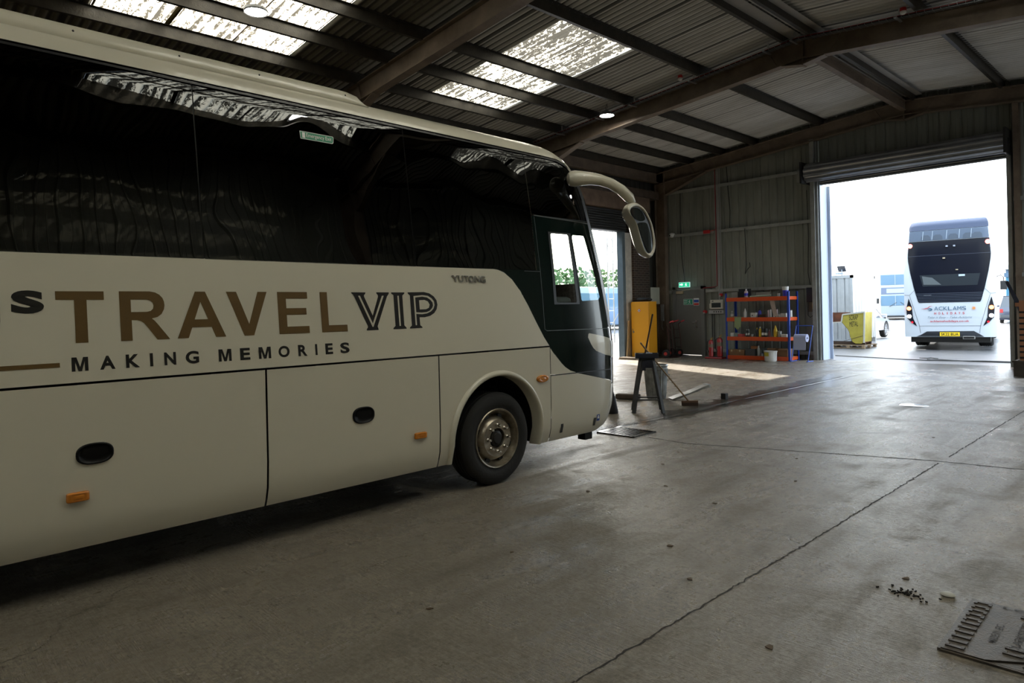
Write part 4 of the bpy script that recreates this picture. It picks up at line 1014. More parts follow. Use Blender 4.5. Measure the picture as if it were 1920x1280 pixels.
t = empty('dome_camera', 'white dome security camera on the wall near the corner column', 'camera', (-12.86, YW-.08, 4.02)); mb = MB(); mb.lathe([(.08,.08),(.085,.0),(.07,-.03)], axis='Y'); mb.ball((0,-.03,0),.075); mb.build('housing', WHT, t, smooth=True); mb = MB(); mb.ball((-.02,-.08,-.01),.035); mb.build('lens_dome', TRIMB, t, smooth=True)
t = empty('door_control', 'black control box with yellow switch beside the roller doorway', 'control box', (-8.26, YW-.1, 1.78)); mb = MB(); mb.bx(-.1,.12,-.05,.05,-.12,.3,.008); mb.build('case', TRIMB, t); mb = MB(); mb.bx(.06,.16,-.06,.05,-.32,-.15,.008); mb.build('switch_box', mat('switch_yellow', (.55,.33,.02), .4), t)
mb = MB(); mb.bx(-.1,.1,-.0,.03,-.4,-.12); mb.build('back_board', mat('board_brown', (.12,.09,.06), .8), t); mb = MB(); mb.tube([(-.06,-.03,-.12),(-.07,-.04,-.5),(0,-.05,-.56),(.08,-.04,-.5),(.1,-.03,-.32)], .01, 6); mb.build('loop_cable', mat('cable_black', ()), t)
# --- extinguishers on a red floor stand
RED = mat('extinguisher_red', (.36,.012,.012), .3, coat=.4)
def extinguisher(x, y, h, r, label):
    t = empty('fire_extinguisher', label, 'fire extinguisher', (x, y, .05)); mb = MB(); mb.lathe([(0,0),(r,.01),(r,h*.78),(r*.8,h*.86),(r*.3,h*.9),(0,h*.9)], seg=20); mb.build('cylinder', RED, t, smooth=True)
    mb = MB(); mb.lathe([(.02,h*.88),(.022,h*.95),(0,h*.95)]); mb.bar((0,0,h*.96),(.08,-.02,h*1.03),.02); mb.bar((0,0,h*.93),(.07,0,h*.95),.02); mb.build('valve', mat('brass', (.4,.28,.1), .35, metal=.8), t)
    mb = MB(); mb.tube([(-.02,-.02,h*.9),(-r-.03,-.04,h*.8),(-r-.03,-.05,h*.4),(-r*.6,-r,h*.25)], .012, 6); mb.build('hose', TRIMB, t)
    mb = MB(); mb.lathe([(r+.002,h*.5),(r+.002,h*.68)], seg=20); mb.build('paper_band', mat('label_cream', (.22,.16,.11), .6), t)
extinguisher(-10.99, 18.95, .58, .07, 'plain red fire extinguisher nearer the grey door'); extinguisher(-10.73, 19.02, .66, .085, 'bigger red fire extinguisher with black hose nearer the shelving')
t = empty('extinguisher_stand', 'red floor stand under the two fire extinguishers', 'stand', (-10.86, 19.0, 0)); mb = MB(); mb.bx(-.29,.29,-.16,.16,0,.045,.01); mb.bx(-.28,-.25,.1,.16,.045,.5); mb.build('tray', RED, t)
# --- blue and orange shelving
SX0, SX1, SY0, SY1 = -10.45, -8.55, 18.95, 19.55
BLU = mat('rack_blue', (.015,.055,.36), .4); ORG = mat('rack_orange', (.62,.075,.008), .42)
rack = empty('shelf_rack', 'blue and orange boltless shelf rack with four shelves against the cladding wall', 'shelving', ((SX0+SX1)/2, (SY0+SY1)/2, 0))
cxr, cyr = (SX0+SX1)/2, (SY0+SY1)/2
for x in (SX0, SX1):
    for y in (SY0, SY1):
        mb = MB(); X_, Y_ = x-cxr, y-cyr; s = 1 if x < cxr else -1; q = 1 if y < cyr else -1
        mb.bx(X_-.03, X_+.03, Y_-.004, Y_, .01, 1.98); mb.bx(X_-s*.03-.003, X_-s*.03, Y_, Y_+q*.05, .01, 1.98); mb.bx(X_-.045,X_+.045,Y_-.04,Y_+.04,0,.012); mb.build('upright', BLU, rack)
SHZ = (.12, .68, 1.25, 1.845)
BRD = mat('chipboard', (.34,.25,.15), .8, var=.2)
for z in SHZ:
    for y in (SY0-.014-cyr, SY1+.014-cyr):
        mb = MB(); mb.bx(SX0+.02-cxr, SX1-.02-cxr, y-.012, y+.012, z-.115, z-.0, .003); mb.build('beam', ORG, rack)
    for x in (SX0+.0, SX1-.0):
        mb = MB(); mb.bx(x-cxr-.012, x-cxr+.012, SY0-cyr+.01, SY1-cyr-.01, z-.1, z-.01); mb.build('end_beam', ORG, rack)
    mb = MB(); mb.bx(SX0+.03-cxr, SX1-.03-cxr, SY0-cyr+.01, SY1-cyr-.01, z-.025, z-.004); mb.build('shelf_board', BRD, rack)
def sx(px): return SX0+(px-1366)/113.*(SX1-SX0)
def bottle(name, px, shelf, h, r, m, cap, label, cat='bottle', y=.12, group=None, form='bottle', band=None):
    z = SHZ[shelf]-.002; t = empty(name, label, cat, (sx(px), SY0+y, z), 0, group)
    if form == 'bottle': prof = [(0,0),(r,.003),(r,h*.62),(r*.85,h*.72),(r*.35,h*.84),(r*.35,h*.88),(0,h*.88)]; c = (r*.42,h*.86,h)
    elif form == 'cone': prof = [(0,0),(r,.003),(r,h*.5),(r*.9,h*.58),(r*.3,h*.93),(0,h*.93)]; c = (r*.32,h*.9,h)
    elif form == 'can': prof = [(0,0),(r,.002),(r,h*.9),(r*.95,h*.93),(0,h*.93)]; c = (r*.9,h*.9,h)
    else: prof = [(0,0),(r*.85,.002),(r,h*.95),(r*1.03,h*.96),(r*1.03,h),(0,h)]; c = None
    mb = MB(); mb.lathe(prof, seg=16); mb.build('body', m, t, smooth=True)
    if c: mb = MB(); mb.lathe([(c[0],c[1]),(c[0],c[2]),(0,c[2])], seg=12); mb.build('cap', cap, t, smooth=True)
    if band: mb = MB(); mb.lathe([(r+.001,h*.2),(r+.001,h*.5)], seg=16); mb.build('paper_label', band, t)
    return t
MY = mat('oil_yellow', (.62,.40,.015), .35); MB_ = mat('bottle_black', (.015,.015,.017), .35); MWh = mat('bottle_white', (.62,.61,.58), .4); MPk = mat('bottle_pink', (.5,.36,.38), .4); MBl = mat('bottle_blue', (.05,.05,.5), .4); MGr = mat('bottle_green', (.10,.22,.06), .5); MClear = mat('bottle_clear', (.35,.36,.34), .2)
# top shelf
cube('carton', (0,0,0), (.2,.2,.17), mat('carton_pale', (.33,.33,.3), .8)); o = C.objects[-1]; o.location = (sx(1377), SY0+.28, SHZ[3]+.083); tag(o, 'small pale grey carton at the left end of the top shelf', 'box')
cube('crate', (0,0,0), (.28,.24,.26), MB_); o = C.objects[-1]; o.location = (sx(1391.2)+.02, SY0+.32, SHZ[3]+.128); tag(o, 'black crate on the top shelf beside the pink bottle', 'box')
bottle('wash_bottle', 1401, 3, .25, .055, MPk, MWh, 'pale pink bottle standing on the top shelf', band=MBl)
cube('panel_offcut', (0,0,0), (.42,.02,.14), mat('pale_card', (.42,.4,.36), .8)); o = C.objects[-1]; o.location = (sx(1424), SY0+.38, SHZ[3]+.068); tag(o, 'flat pale card panel standing on the top shelf behind the rolled sheet', 'panel')
mb = MB(); mb.tube([(-.25,-.05,.02),(0,0,.028),(.3,.06,.03)], [.02,.024,.02], 10); mb.tube([(-.1,.03,.03),(.35,.06,.045)], .022, 10); o = mb.build('rolled_sheet', mat('sheet_pale_green', (.45,.5,.4), .6), smooth=True); o.location = (sx(1424), SY0+.12, SHZ[3]-.002); tag(o, 'pale green rolled sheets lying on the top shelf', 'roll')
bottle('tub', 1460, 3, .09, .04, MWh, None, 'small white tub on the top shelf', 'tub', form='tub')
mb = MB(); mb.prism([(-.14,0),(.12,0),(.1,.1),(.02,.2),(-.04,.22),(-.1,.12)], lambda a,b,d:(a,d,b), .14); o = mb.build('plastic_bag', mat('bag_grey', (.12,.11,.1), .6, bump=.5)); o.location = (sx(1462), SY0+.25, SHZ[3]-.002); tag(o, 'crumpled dark grey plastic bag on the top shelf behind the tub', 'bag')
t = bottle('wipes_bucket', 1472, 3, .27, .085, MBl, None, 'blue and white bucket at the right end of the top shelf', 'bucket', form='tub'); mb = MB(); mb.lathe([(.083,.17),(.09,.265),(.09,.275),(0,.275)], seg=16); mb.build('white_rim', MWh, t, smooth=True)
# second shelf
t = bottle('hand_gel', 1368.5, 2, .2, .045, MClear, MWh, 'clear bottle with a white label at the left end of the second shelf', band=MWh); t.location.x += .015; t.location.y += .12
for px, nm in ((1373, 'left'), (1381, 'right')):
    o = cube('parts_tray', (0,0,0), (.11,.2,.03), mat('tray_tan', (.5,.28,.12), .6)); o.location = (sx(px)+.02, SY0+.14, SHZ[2]+.012); tag(o, 'shallow tan tray on the second shelf, %s' % ('the one nearest the left upright' if nm == 'left' else 'the one beside the green cloth'), 'tray')
bottle('spray_bottle', 1398.5, 2, .27, .045, MWh, MWh, 'white spray bottle standing on the second shelf', form='cone')
t = empty('white_box', 'square white box with a round black hole on the second shelf', 'box', (sx(1415), SY0+.12, SHZ[2]-.002)); mb = MB(); mb.bx(-.08,.08,-.06,.06,0,.135,.004); mb.build('box_body', MWh, t); mb = MB(); mb.lathe([(0,0),(.018,0),(.018,.003)], (-.025,-.064,.06), 'Y', 12); mb.build('hole', TRIMB, t)
bottle('blue_bottle', 1420, 2, .24, .05, MBl, MB_, 'blue bottle behind the white box on the second shelf', y=.3)
o = cube('brown_box', (0,0,0), (.19,.16,.085), mat('box_brown', (.08,.04,.025), .7)); o.location = (sx(1430), SY0+.2, SHZ[2]+.040); tag(o, 'low dark brown box in the middle of the second shelf', 'box')
for i, (px, m_, h) in enumerate(((1441.5, MPk, .22), (1444.5, MWh, .22), (1449, MWh, .28), (1453.5, MPk, .24))):
    bottle('sealant_tube', px, 2, h, .022, m_, MB_ if i != 1 else MWh, 'slim sealant tube standing in the cluster below the hanging paper strip', 'tube', group='sealant tubes on the second shelf', form='can', y=.1+.04*i)
for i, px in enumerate((1458, 1462, 1465.5, 1469, 1473)):
    bottle('filler_pot', px, 2, .09 if i < 2 else .12, .03, MWh, MB_, 'small white pot in the row beside the right front upright', 'pot', group='white pots on the second shelf', form='can', y=.07)
mb = MB()
for a, b in (((-.05,.55),(-.02,.35)), ((-.02,.35),(.04,.1)), ((.04,.1),(.08,.0))): mb.quad((a[0],0,a[1]),(a[0]+.13,0,a[1]),(b[0]+.13,-.005,b[1]),(b[0],-.005,b[1]))
o = mb.build('paper_strip', mat('paper_buff', (.42,.34,.29), .8)); o.location = (sx(1449), SY0+.03, SHZ[2]+.02); tag(o, 'long buff paper strip hanging from the top shelf to the second', 'paper'); md = o.modifiers.new('s','SOLIDIFY'); md.thickness = .003
bottle('white_canister', 1488, 2, .2, .05, MWh, MB_, 'white canister outside the right front upright on the second shelf', 'canister', y=.3, form='can').location.x = SX1-.07
# green cloth draped over the second beam
bm = bmesh.new(); V = []
for i in range(9):
    row = []
    for j in range(12):
        u = i/8; v = j/11; row.append(bm.verts.new((-.10+.22*u*(1-.12*v), -.036-.012*math.sin(u*11+v*2)*v if v > .12 else (.08-v*.9), .02 if v < .12 else .02-(v-.12)*.42*(1 if .15 < u < .7 else .86))))
    V.append(row)
for i in range(8):
    for j in range(11): bm.faces.new((V[i][j],V[i+1][j],V[i+1][j+1],V[i][j+1]))
o = make('cleaning_cloth', bm, mat('cloth_green', (.27,.33,.17), .9), None, True); o.location = (sx(1388.5), SY0, SHZ[2]-.004); md = o.modifiers.new('s','SOLIDIFY'); md.thickness = .004; tag(o, 'light green cloth hanging over the second orange beam', 'cloth')
# third shelf
for px, m_, w_, lb in ((1374.5, MWh, .10, 'small white carton near the left upright on the third shelf'), (1381.5, mat('carton_grey_green', (.25,.3,.28), .7), .12, 'grey-green carton beside the white carton on the third shelf'), (1390, mat('carton_red', (.45,.07,.07), .6), .14, 'low red carton on the third shelf')):
    o = cube('carton', (0,0,0), (w_,.16,.11 if w_ < .13 else .08), m_); o.location = (sx(px), SY0+.13, SHZ[1]+(.052 if w_ < .13 else .037)); tag(o, lb, 'box')
for px in (1400.5, 1404): bottle('aerosol_can', px, 1, .21, .024, MB_, MWh, 'slim black and white aerosol can left on the third shelf', 'can', form='can', group='black and white aerosol cans', band=MWh)
bottle('grease_jar', 1411, 1, .08, .035, MClear, MB_, 'squat glass jar on the third shelf', 'jar', form='can'); 
bottle('oil_bottle', 1419.5, 1, .26, .038, MB_, MY, 'black oil bottle with yellow funnel cap on the third shelf')
bottle('oil_bottle', 1425.5, 1, .29, .042, MY, MWh, 'tall yellow bottle with a pale cap on the third shelf')
for px, h in ((1430.5, .25), (1436, .24)): bottle('oil_can', px, 1, h, .043, MB_, MB_, 'dark oil can with a white printed band in the middle of the third shelf', 'can', form='can', group='dark oil cans on the third shelf', band=MWh)
bottle('oil_bottle', 1442, 1, .21, .03, mat('bottle_maroon', (.16,.03,.03), .4), MPk, 'small maroon bottle beside the dark oil cans on the third shelf')
bottle('oil_bottle', 1453, 1, .33, .055, MY, MY, 'largest yellow bottle with a pointed top on the third shelf', form='cone')
bottle('measuring_jug', 1460.5, 1, .17, .05, MClear, None, 'clear plastic beaker next to the pointed yellow bottle', 'jug', form='tub')
o = cube('carton', (0,0,0), (.16,.14,.085), MWh); o.location = (sx(1470), SY0+.1, SHZ[1]+.04); tag(o, 'white carton beside the right front upright on the third shelf', 'box')
# bottom shelf
KB = mat('cardboard', (.24,.13,.06), .8, var=.15)
def carton(px, w_, h, lb, m_=None, y=.2, d=.32):
    t = empty('cardboard_box', lb, 'box', (sx(px), SY0+y, SHZ[0]-.002)); mb = MB(); mb.bx(-w_/2,w_/2,-d/2,d/2,0,h,.004); mb.build('box_body', m_ or KB, t); mb = MB(); mb.bx(-.02,.02,-d/2-.001,d/2+.001,h-.06,h+.001); mb.build('packing_tape', mat('tape_buff', (.45,.36,.22), .4), t); return t
carton(1373.5, .24, .17, 'brown cardboard box at the left end of the bottom shelf'); carton(1389, .27, .17, 'brown cardboard box with a pale label second on the bottom shelf')
o = cube('plastic_crate', (0,0,0), (.3,.3,.2), mat('crate_grey', (.06,.06,.06), .6)); o.location = (sx(1408), SY0+.2, SHZ[0]+.098); tag(o, 'dark grey plastic crate on the bottom shelf', 'crate')
o = cube('cardboard_box', (0,0,0), (.17,.16,.08), mat('cardboard_orange', (.3,.12,.04), .7)); o.location = (sx(1412.5), SY0+.2, SHZ[0]+.238); tag(o, 'small orange-brown box on top of the grey crate', 'box')
bottle('cleaner_bottle', 1422, 0, .3, .042, MClear, MWh, 'tall pale bottle on the bottom shelf right of the crate')
bottle('glass_jar', 1431, 0, .22, .09, mat('jar_dark', (.04,.05,.045), .15), MB_, 'large dark jar on the bottom shelf', 'jar', form='can', y=.2)
bottle('small_tin', 1430.5, 0, .08, .03, MClear, MBl, 'small blue-lidded tin in front of the dark jar', 'tin', form='can', y=.05)
mb = MB(); mb.ball((0,0,.035),.05,(1,.8,.7)); mb.ball((.03,.02,.03),.035,(1,.8,.7)); o = mb.build('rag', MGr, smooth=True); o.location = (sx(1436.2), SY0+.06, SHZ[0]-.004); tag(o, 'crumpled green rag at the edge of the bottom shelf', 'rag')
t = empty('cardboard_box', 'wide open cardboard box behind the yellow and white bucket', 'box', (sx(1457), SY0+.24, SHZ[0]-.002))
mb = MB(); mb.bx(-.3,.3,-.17,-.165,0,.22); mb.bx(-.3,.3,.165,.17,0,.22); mb.bx(-.3,-.295,-.165,.165,0,.22); mb.bx(.295,.3,-.165,.165,0,.22); mb.bx(-.295,.295,-.165,.165,0,.005); mb.build('box_body', KB, t)
mb = MB(); mb.box((-.17,-.2,.215),(.24,.08,.004),Matrix.Rotation(.5,3,'X')); mb.box((.17,-.2,.21),(.24,.08,.004),Matrix.Rotation(.7,3,'X')); mb.build('box_flap', KB, t)
# floor bucket, paper roll stand
t = empty('paint_bucket', 'yellow and white plastic bucket on the floor before the shelving', 'bucket', (-8.98, 18.72, 0)); mb = MB(); mb.lathe([(0,.002),(.15,.0),(.175,.27),(.185,.275),(.185,.3),(.17,.3),(.165,.02),(0,.02)], seg=28); mb.build('pail', MWh, t, smooth=True)
mb = MB()
for k in range(12):
    a0 = PI-.25+k*(PI*.62)/12; a1 = a0+PI*.62/12; q = lambda a, z, r_: (r_*math.cos(a), r_*math.sin(a), z)
    mb.quad(q(a0,.02,.154),q(a1,.02,.154),q(a1,.26,.178),q(a0,.26,.178))
mb.build('yellow_label', mat('label_yellow', (.5,.4,.03), .5), t)
t = empty('paper_roll_stand', 'blue tubular floor stand holding a roll of blue-white paper beside the shelving', 'paper stand', (-8.2, 19.1, 0)); BT = mat('tube_blue', (.03,.09,.42), .35)
mb = MB()
for x in (-.26,.2): mb.tube([(x,-.28,.02),(x+.02,-.25,.02),(x+.06,.0,.98),(x+.06,.02,1.0)], .013, 8); mb.tube([(x,-.28,.015),(x+.02,.1,.015)], .013, 8)
mb.tube([(-.2,.02,1.0),(.26,.02,1.0)], .013, 8); mb.build('frame', BT, t, smooth=True)
mb = MB(); mb.lathe([(.03,-.17),(.11,-.17),(.11,.17),(.03,.17)], (-.02,-.1,.66), 'X', 24); mb.bx(-.19,.15,-.215,-.21,.33,.68); mb.build('paper_roll', mat('paper_blue_white', (.42,.45,.62), .8), t, smooth=True)
mb = MB(); mb.tube([(-.24,-.1,.66),(.24,-.1,.66)], .007, 6); mb.build('spindle', ZN, t)
# --- yellow hazardous goods cabinet and things about it
t = empty('yellow_cabinet', 'tall yellow steel storage cabinet with a hazard diamond near the left doorway', 'cabinet', (-12.865, 17.92, 0), 0)
YC = mat('cabinet_yellow', (.68,.30,.01), .42); mb = MB(); mb.bx(-.335,.335,-.0,.42,.03,1.80,.006); mb.build('body', YC, t); 
d = None; mb = MB(); mb.bx(-.33,.33,-.024,-.002,.05,1.78,.004); d = mb.build('door', YC, t)
mb = MB(); mb.lathe([(0,-.02),(.025,-.02),(.03,0)], (-.25,-.025,.84), 'Y', 12); mb.bx(-.28,-.27,-.04,-.025,.86,.94); mb.build('lock', ZN, d)
mb = MB(); mb.prism([(0,-.07),(.07,0),(0,.07),(-.07,0)], lambda a,b,q:(a-.02,-.026+q,b+1.52), 0); mb.mi = 1; mb.prism([(0,-.05),(.05,0),(0,.05),(-.05,0)], lambda a,b,q:(a-.02,-.0275+q,b+1.52), 0); mb.mi = 2; mb.prism([(-.02,-.02),(.02,-.02),(.022,0),(0,.035),(-.02,0)], lambda a,b,q:(a-.02,-.029+q,b+1.515), 0); mb.build('hazard_diamond', [SRD, SWH, TRIMB], d)
mb = MB(); mb.ball((0,0,.07),.14,(1.8,.9,.5)); mb.ball((.15,.05,.06),.12,(1.4,.9,.5)); o = mb.build('black_bag', mat('bag_black', (.015,.015,.015), .6, bump=.6), smooth=True); o.location = (-12.9, 18.12, 1.80); tag(o, 'black sack lying on top of the yellow cabinet', 'bag')
mb = MB(); mb.bx(-13.29,-13.27,19.1,19.62,1.72,2.28); tag(mb.build('white_board', mat('board_offwhite', (.5,.5,.42), .6)), 'pale board fixed to the corner column behind the yellow cabinet', 'board')
mb = MB(); mb.bx(-13.2,-13.1,19.55,19.62,1.15,1.7,.01); mb.bx(-13.18,-13.12,19.54,19.56,1.45,1.6); mb.tube([(-13.15,19.56,1.15),(-13.16,19.55,.95),(-13.12,19.55,.85)], .01, 6); tag(mb.build('switch_unit', mat('unit_grey', (.22,.22,.21), .5)), 'grey electrical switch unit on the corner column above the sack trucks', 'switch')
WD = mat('pale_wood', (.45,.29,.13), .7, var=.2, vscale=6)
for i, (a, b, lb) in enumerate((((-13.27,17.86,0),(-13.275,17.98,1.50),'thin pale batten leaning in the white reveal, the upright one'), ((-13.36,17.64,0.0),(-13.34,17.76,1.42),'thin pale batten leaning in the white reveal, the most slanted one'), ((-13.22,17.66,0),(-13.225,17.80,1.2),'thin pale batten leaning in the white reveal, the shortest one'))):
    mb = MB(); mb.bar(a, b, .03, .05); tag(mb.build('wood_batten', WD), lb, 'batten')
mb = MB(); mb.bx(-13.22,-12.6,17.2,17.6,.0,.025)
for y in (17.22,17.36,17.5): mb.bx(-13.2,-12.62,y,y+.09,.025,.07)
o = mb.build('pallet_lid', mat('grey_wood', (.2,.15,.1), .8, var=.3, vscale=6)); tag(o, 'low wooden board stack on the floor beside the yellow cabinet', 'pallet')
n = N('hazard_stripes'); X, Y, Z = n.xyz(); f = n.math('GREATER_THAN', n.math('FRACT', n.math('MULTIPLY', n.math('ADD', Z, n.math('MULTIPLY', Y, 1.)), 3.6)), .5); n.link(n.mix(f, (.28,.13,.03), (.02,.016,.012)), n.b.inputs['Base Color']); n.b.inputs['Roughness'].default_value = .7
mb = MB(); mb.bx(-13.21,-13.18,18.36,18.75,.0,1.25); tag(mb.build('striped_guard', n.m), 'black and yellow striped guard board on the brick pier', 'guard')
# sack trucks
def sack_truck(x, y, rz, label):
    t = empty('sack_truck', label, 'sack truck', (x,y,0), rz)
    FR = mat('truck_frame', (.05,.012,.012), .4); GR = mat('grip_red', (.55,.05,.06), .4)
    mb = MB()
    for s in (-.2,.2): mb.tube([(s,0,.06),(s,.02,.5),(s,.06,.9),(s,.1,1.05),(s,-.02,1.13)], .014, 8)
    for z in (.3,.6,.88): mb.tube([(-.2,.01+z*.04,z),(.2,.01+z*.04,z)], .012, 8)
    mb.build('frame', FR, t, smooth=True)
    mb = MB(); mb.bx(-.22,.22,-.25,.0,.02,.03); mb.build('toe_plate', FR, t)
    for s in (-.2,.2):
        mb = MB(); mb.tube([(s,-.0,1.12),(s,-.12,1.17)], .02, 10); mb.build('grip', GR, t, smooth=True)
        mb = MB(); mb.lathe([(.05,-.035),(.1,-.04),(.13,-.02),(.13,.02),(.1,.04),(.05,.035)], (s*1.35,.12,.13), 'X', 24); w = mb.build('wheel', RUBBER, t, smooth=True)
        mb = MB(); mb.lathe([(0,-.03),(.055,-.036),(.055,.036),(0,.03)], (s*1.35,.12,.13), 'X', 16); mb.build('wheel_hub', mat('hub_red', (.5,.04,.03), .4), w, smooth=True)
    mb = MB(); mb.tube([(-.2,.12,.13),(.2,.12,.13)], .01, 6); mb.build('axle', FR, t)
sack_truck(-12.28, 18.75, R(110), 'sack truck with red grips standing against the yellow cabinet'); sack_truck(-12.45, 19.42, R(150), 'darker sack truck standing between the first sack truck and the grey door')
# --- folding trestle with cloth, bin, brooms
t = empty('trestle_stand', 'grey folding A-frame trestle standing on the wet floor by the coach front', 'trestle', (-6.2, 8.78, 0), R(38)); TG = mat('trestle_grey', (.075,.075,.078), .55, metal=.3, var=.4, vscale=10)
H = .80
for sy in (-1, 1):
    for s in (-1, 1):
        mb = MB(); mb.bar((s*.22, sy*.20, 0), (s*.09, sy*.055, H), .055, .034); mb.build('leg', TG, t)
    mb = MB(); mb.bar((-.19, sy*.165, .2), (.19, sy*.165, .2), .035, .02); mb.build('cross_bar', TG, t)
for s in (-1, 1): mb = MB(); mb.bar((s*.19,-.165,.2),(s*.19,.165,.2), .025, .015); mb.build('cross_bar', TG, t)
mb = MB(); mb.bx(-.12,.12,-.075,.075,H-.02,H+.03,.006); mb.build('top_rail', TG, t)
t2 = empty('parts_tray', 'blue plastic tray of scraps lying on top of the trestle', 'tray', (-6.2, 8.78, H+.03), R(38)); NB = mat('navy_plastic', (.02,.023,.04), .45, bump=.5, bscale=20)
mb = MB(); mb.bx(-.17,.17,-.11,.11,0,.012); [mb.box(c, d_, None) for c, d_ in (((0,-.11,.035),(.34,.01,.07)),((0,.11,.035),(.34,.01,.07)),((-.17,0,.035),(.01,.22,.07)),((.17,0,.035),(.01,.22,.07)))]; mb.build('tray_body', NB, t2)
mb = MB(); [mb.box((random.uniform(-.12,.12),random.uniform(-.07,.07),.03+random.uniform(0,.04)),(.07,.05,.02),Matrix.Rotation(random.uniform(0,3),3,'Z')) for _ in range(7)]; mb.build('scraps', mat('scrap_paper', (.45,.5,.6), .6), t2)
mb = MB(); mb.box((.02,-.095,H-.06),(.13,.012,.12),Matrix.Rotation(.1,3,'X')); mb.box((-.05,-.105,H-.09),(.05,.012,.14)); mb.build('hanging_cloth', NB, t)
GALV = mat('bin_galvanised', (.5,.52,.52), .38, metal=.75, var=.35, vscale=6, varcol=(.2,.21,.21))
t = empty('dustbin', 'galvanised ribbed dustbin behind the trestle', 'bin', (-6.98, 10.15, 0))
bm = bmesh.new(); rows = []
for h, r_ in ((0,.15),(.01,.165),(.08,.17),(.5,.2),(.53,.21),(.54,.2),(.57,.205),(.585,.215),(.6,.205),(.6,.19),(.3,.17),(.02,.155)):
    rib = .006 if .05 < h < .52 else 0
    rows.append([bm.verts.new(((r_+rib*(1 if k % 4 < 2 else -1))*math.cos(2*PI*k/96), (r_+rib*(1 if k % 4 < 2 else -1))*math.sin(2*PI*k/96), h)) for k in range(96)])
for A, B in zip(rows, rows[1:]):
    for k in range(96): bm.faces.new((A[k],A[(k+1)%96],B[(k+1)%96],B[k]))
bm.faces.new(rows[0][::-1]); o = make('bin_body', bm, GALV, t); sharp(o, 50)
mb = MB(); mb.tube([(.21,-.06,.44),(.25,-.06,.42),(.25,.06,.42),(.21,.06,.44)], .006, 6); mb.build('side_handle', GALV, t)
def broom(a, b, label, wood, head=True, dirn=0):
    t = empty('broom', label, 'broom', a); v = Vector(b)-Vector(a); mb = MB(); mb.tube([(0,0,.05) if head else (0,0,0), v], .013, 8); mb.build('handle', wood, t, smooth=True)
    if head:
        mb = MB(); mb.box((0,0,.065),(.26,.06,.035),Matrix.Rotation(dirn,3,'Z'),.006); mb.build('head', mat('broom_wood', (.12,.06,.03), .7), t)
        mb = MB(); mb.box((0,0,.025),(.25,.07,.05),Matrix.Rotation(dirn,3,'Z')); mb.build('bristles', mat('bristle_brown', (.05,.028,.018), .9), t)
broom((-6.03, 9.70, 0), (-6.29, 8.75, 1.06), 'broom with brown head on the floor and handle leaning on the trestle', mat('handle_varnish', (.28,.17,.07), .45), True, R(50))
broom((-6.66, 9.08, .02), (-6.19, 8.95, 1.50), 'dark-handled tool standing upright behind the trestle', mat('handle_dark', (.07,.045,.035), .5), False)
t = empty('dust_pan', 'galvanised long dustpan lying tilted beside the dustbin', 'dustpan', (-6.62, 10.28, .0), R(52)); mb = MB()
mb.prism([(-.1,0),(.50,.23),(.53,.20),(-.06,-.0)], lambda a,b,d:(a,d-.11,b+.01), .22); mb.box((.0,0,.06),(.3,.24,.01),Matrix.Rotation(-.3,3,'Y')); mb.build('pan', GALV, t)
mb = MB(); mb.bx(.48,.56,-.08,.08,.19,.25,.01); mb.build('end_cap', mat('frosted_plastic', (.55,.6,.65), .3), t)
mb = MB(); mb.box((0,0,.05),(.42,.16,.09),Matrix.Rotation(R(20),3,'Z'),.02); o = mb.build('timber_block', mat('dark_timber', (.1,.075,.055), .8, var=.4, vscale=8)); o.location = (-7.3, 9.75, 0); tag(o, 'dark timber block on the floor left of the trestle', 'block')
mb = MB(); mb.tube([(0,0,0),(.0,.0,.02),(.0,.0,.12),(0,.01,.24),(-.01,.01,.33),(-.0,.01,.40)], [.10,.105,.085,.06,.035,.03], 14); o = mb.build('black_sack', mat('sack_black', (.008,.008,.01), .5, bump=.8, bscale=15), smooth=True); o.location = (-6.53, 8.3, 0); tag(o, 'small black sack standing on the floor at the coach nose', 'bag')
mb = MB(); mb.bx(-.045,.045,-.045,.045,0,.1,.004); o = mb.build('rubber_block', TRIMB); o.location = (-6.0, 10.75, 0); tag(o, 'small black block standing alone on the wet floor', 'block')
t = empty('drain_grate', 'iron drain grate in the wet floor by the coach nose', 'drain', (-5.37, 7.12, 0), R(0)); mb = MB()
for k in range(9): mb.bx(-.26+k*.06,-.235+k*.06,-.22,.22,.0,.012)
mb.bx(-.29,-.265,-.24,.24,0,.014); mb.bx(.265,.29,-.24,.24,0,.014); mb.bx(-.29,.29,-.245,-.22,0,.014); mb.bx(-.29,.29,.22,.245,0,.014); mb.build('bars', mat('iron_wet', (.03,.028,.025), .25, metal=.7), t)
mb = MB(); mb.bx(-.265,.265,-.22,.22,.0,.003); mb.build('pit', TRIMB, t)
# --- square cast cover by the camera with its raised pattern; round cover further on
CI = mat('cast_iron', (.085,.078,.068), .45, metal=.35, var=.4, vscale=14, varcol=(.13,.105,.08), bump=.35, bscale=90)
t = empty('manhole_cover', 'square cast iron access cover with raised brackets and lettering set in the floor', 'manhole cover', (-.93, 3.56, .002), R(1.5))
Wc, Hc = .70, .69
mb = MB(); mb.prism([(0,0),(.17,0),(Wc,Hc*.50),(Wc,Hc),(0,Hc)], lambda a,b,d:(a,b,.004+d), .010); m1 = mb.build('cover_plate', CI, t)
mb = MB(); mb.prism([(.19,0),(Wc,0),(Wc,Hc*.47)], lambda a,b,d:(a,b,.001+d), .008); m2 = mb.build('cover_plate', CI, t)
mb = MB(); mb.bx(-.012,0,-.01,Hc+.01,0,.012); mb.bx(-.012,Wc,-.012,0,0,.008); mb.bx(-.012,Wc,Hc,Hc+.012,0,.012); mb.build('rim', CI, t)
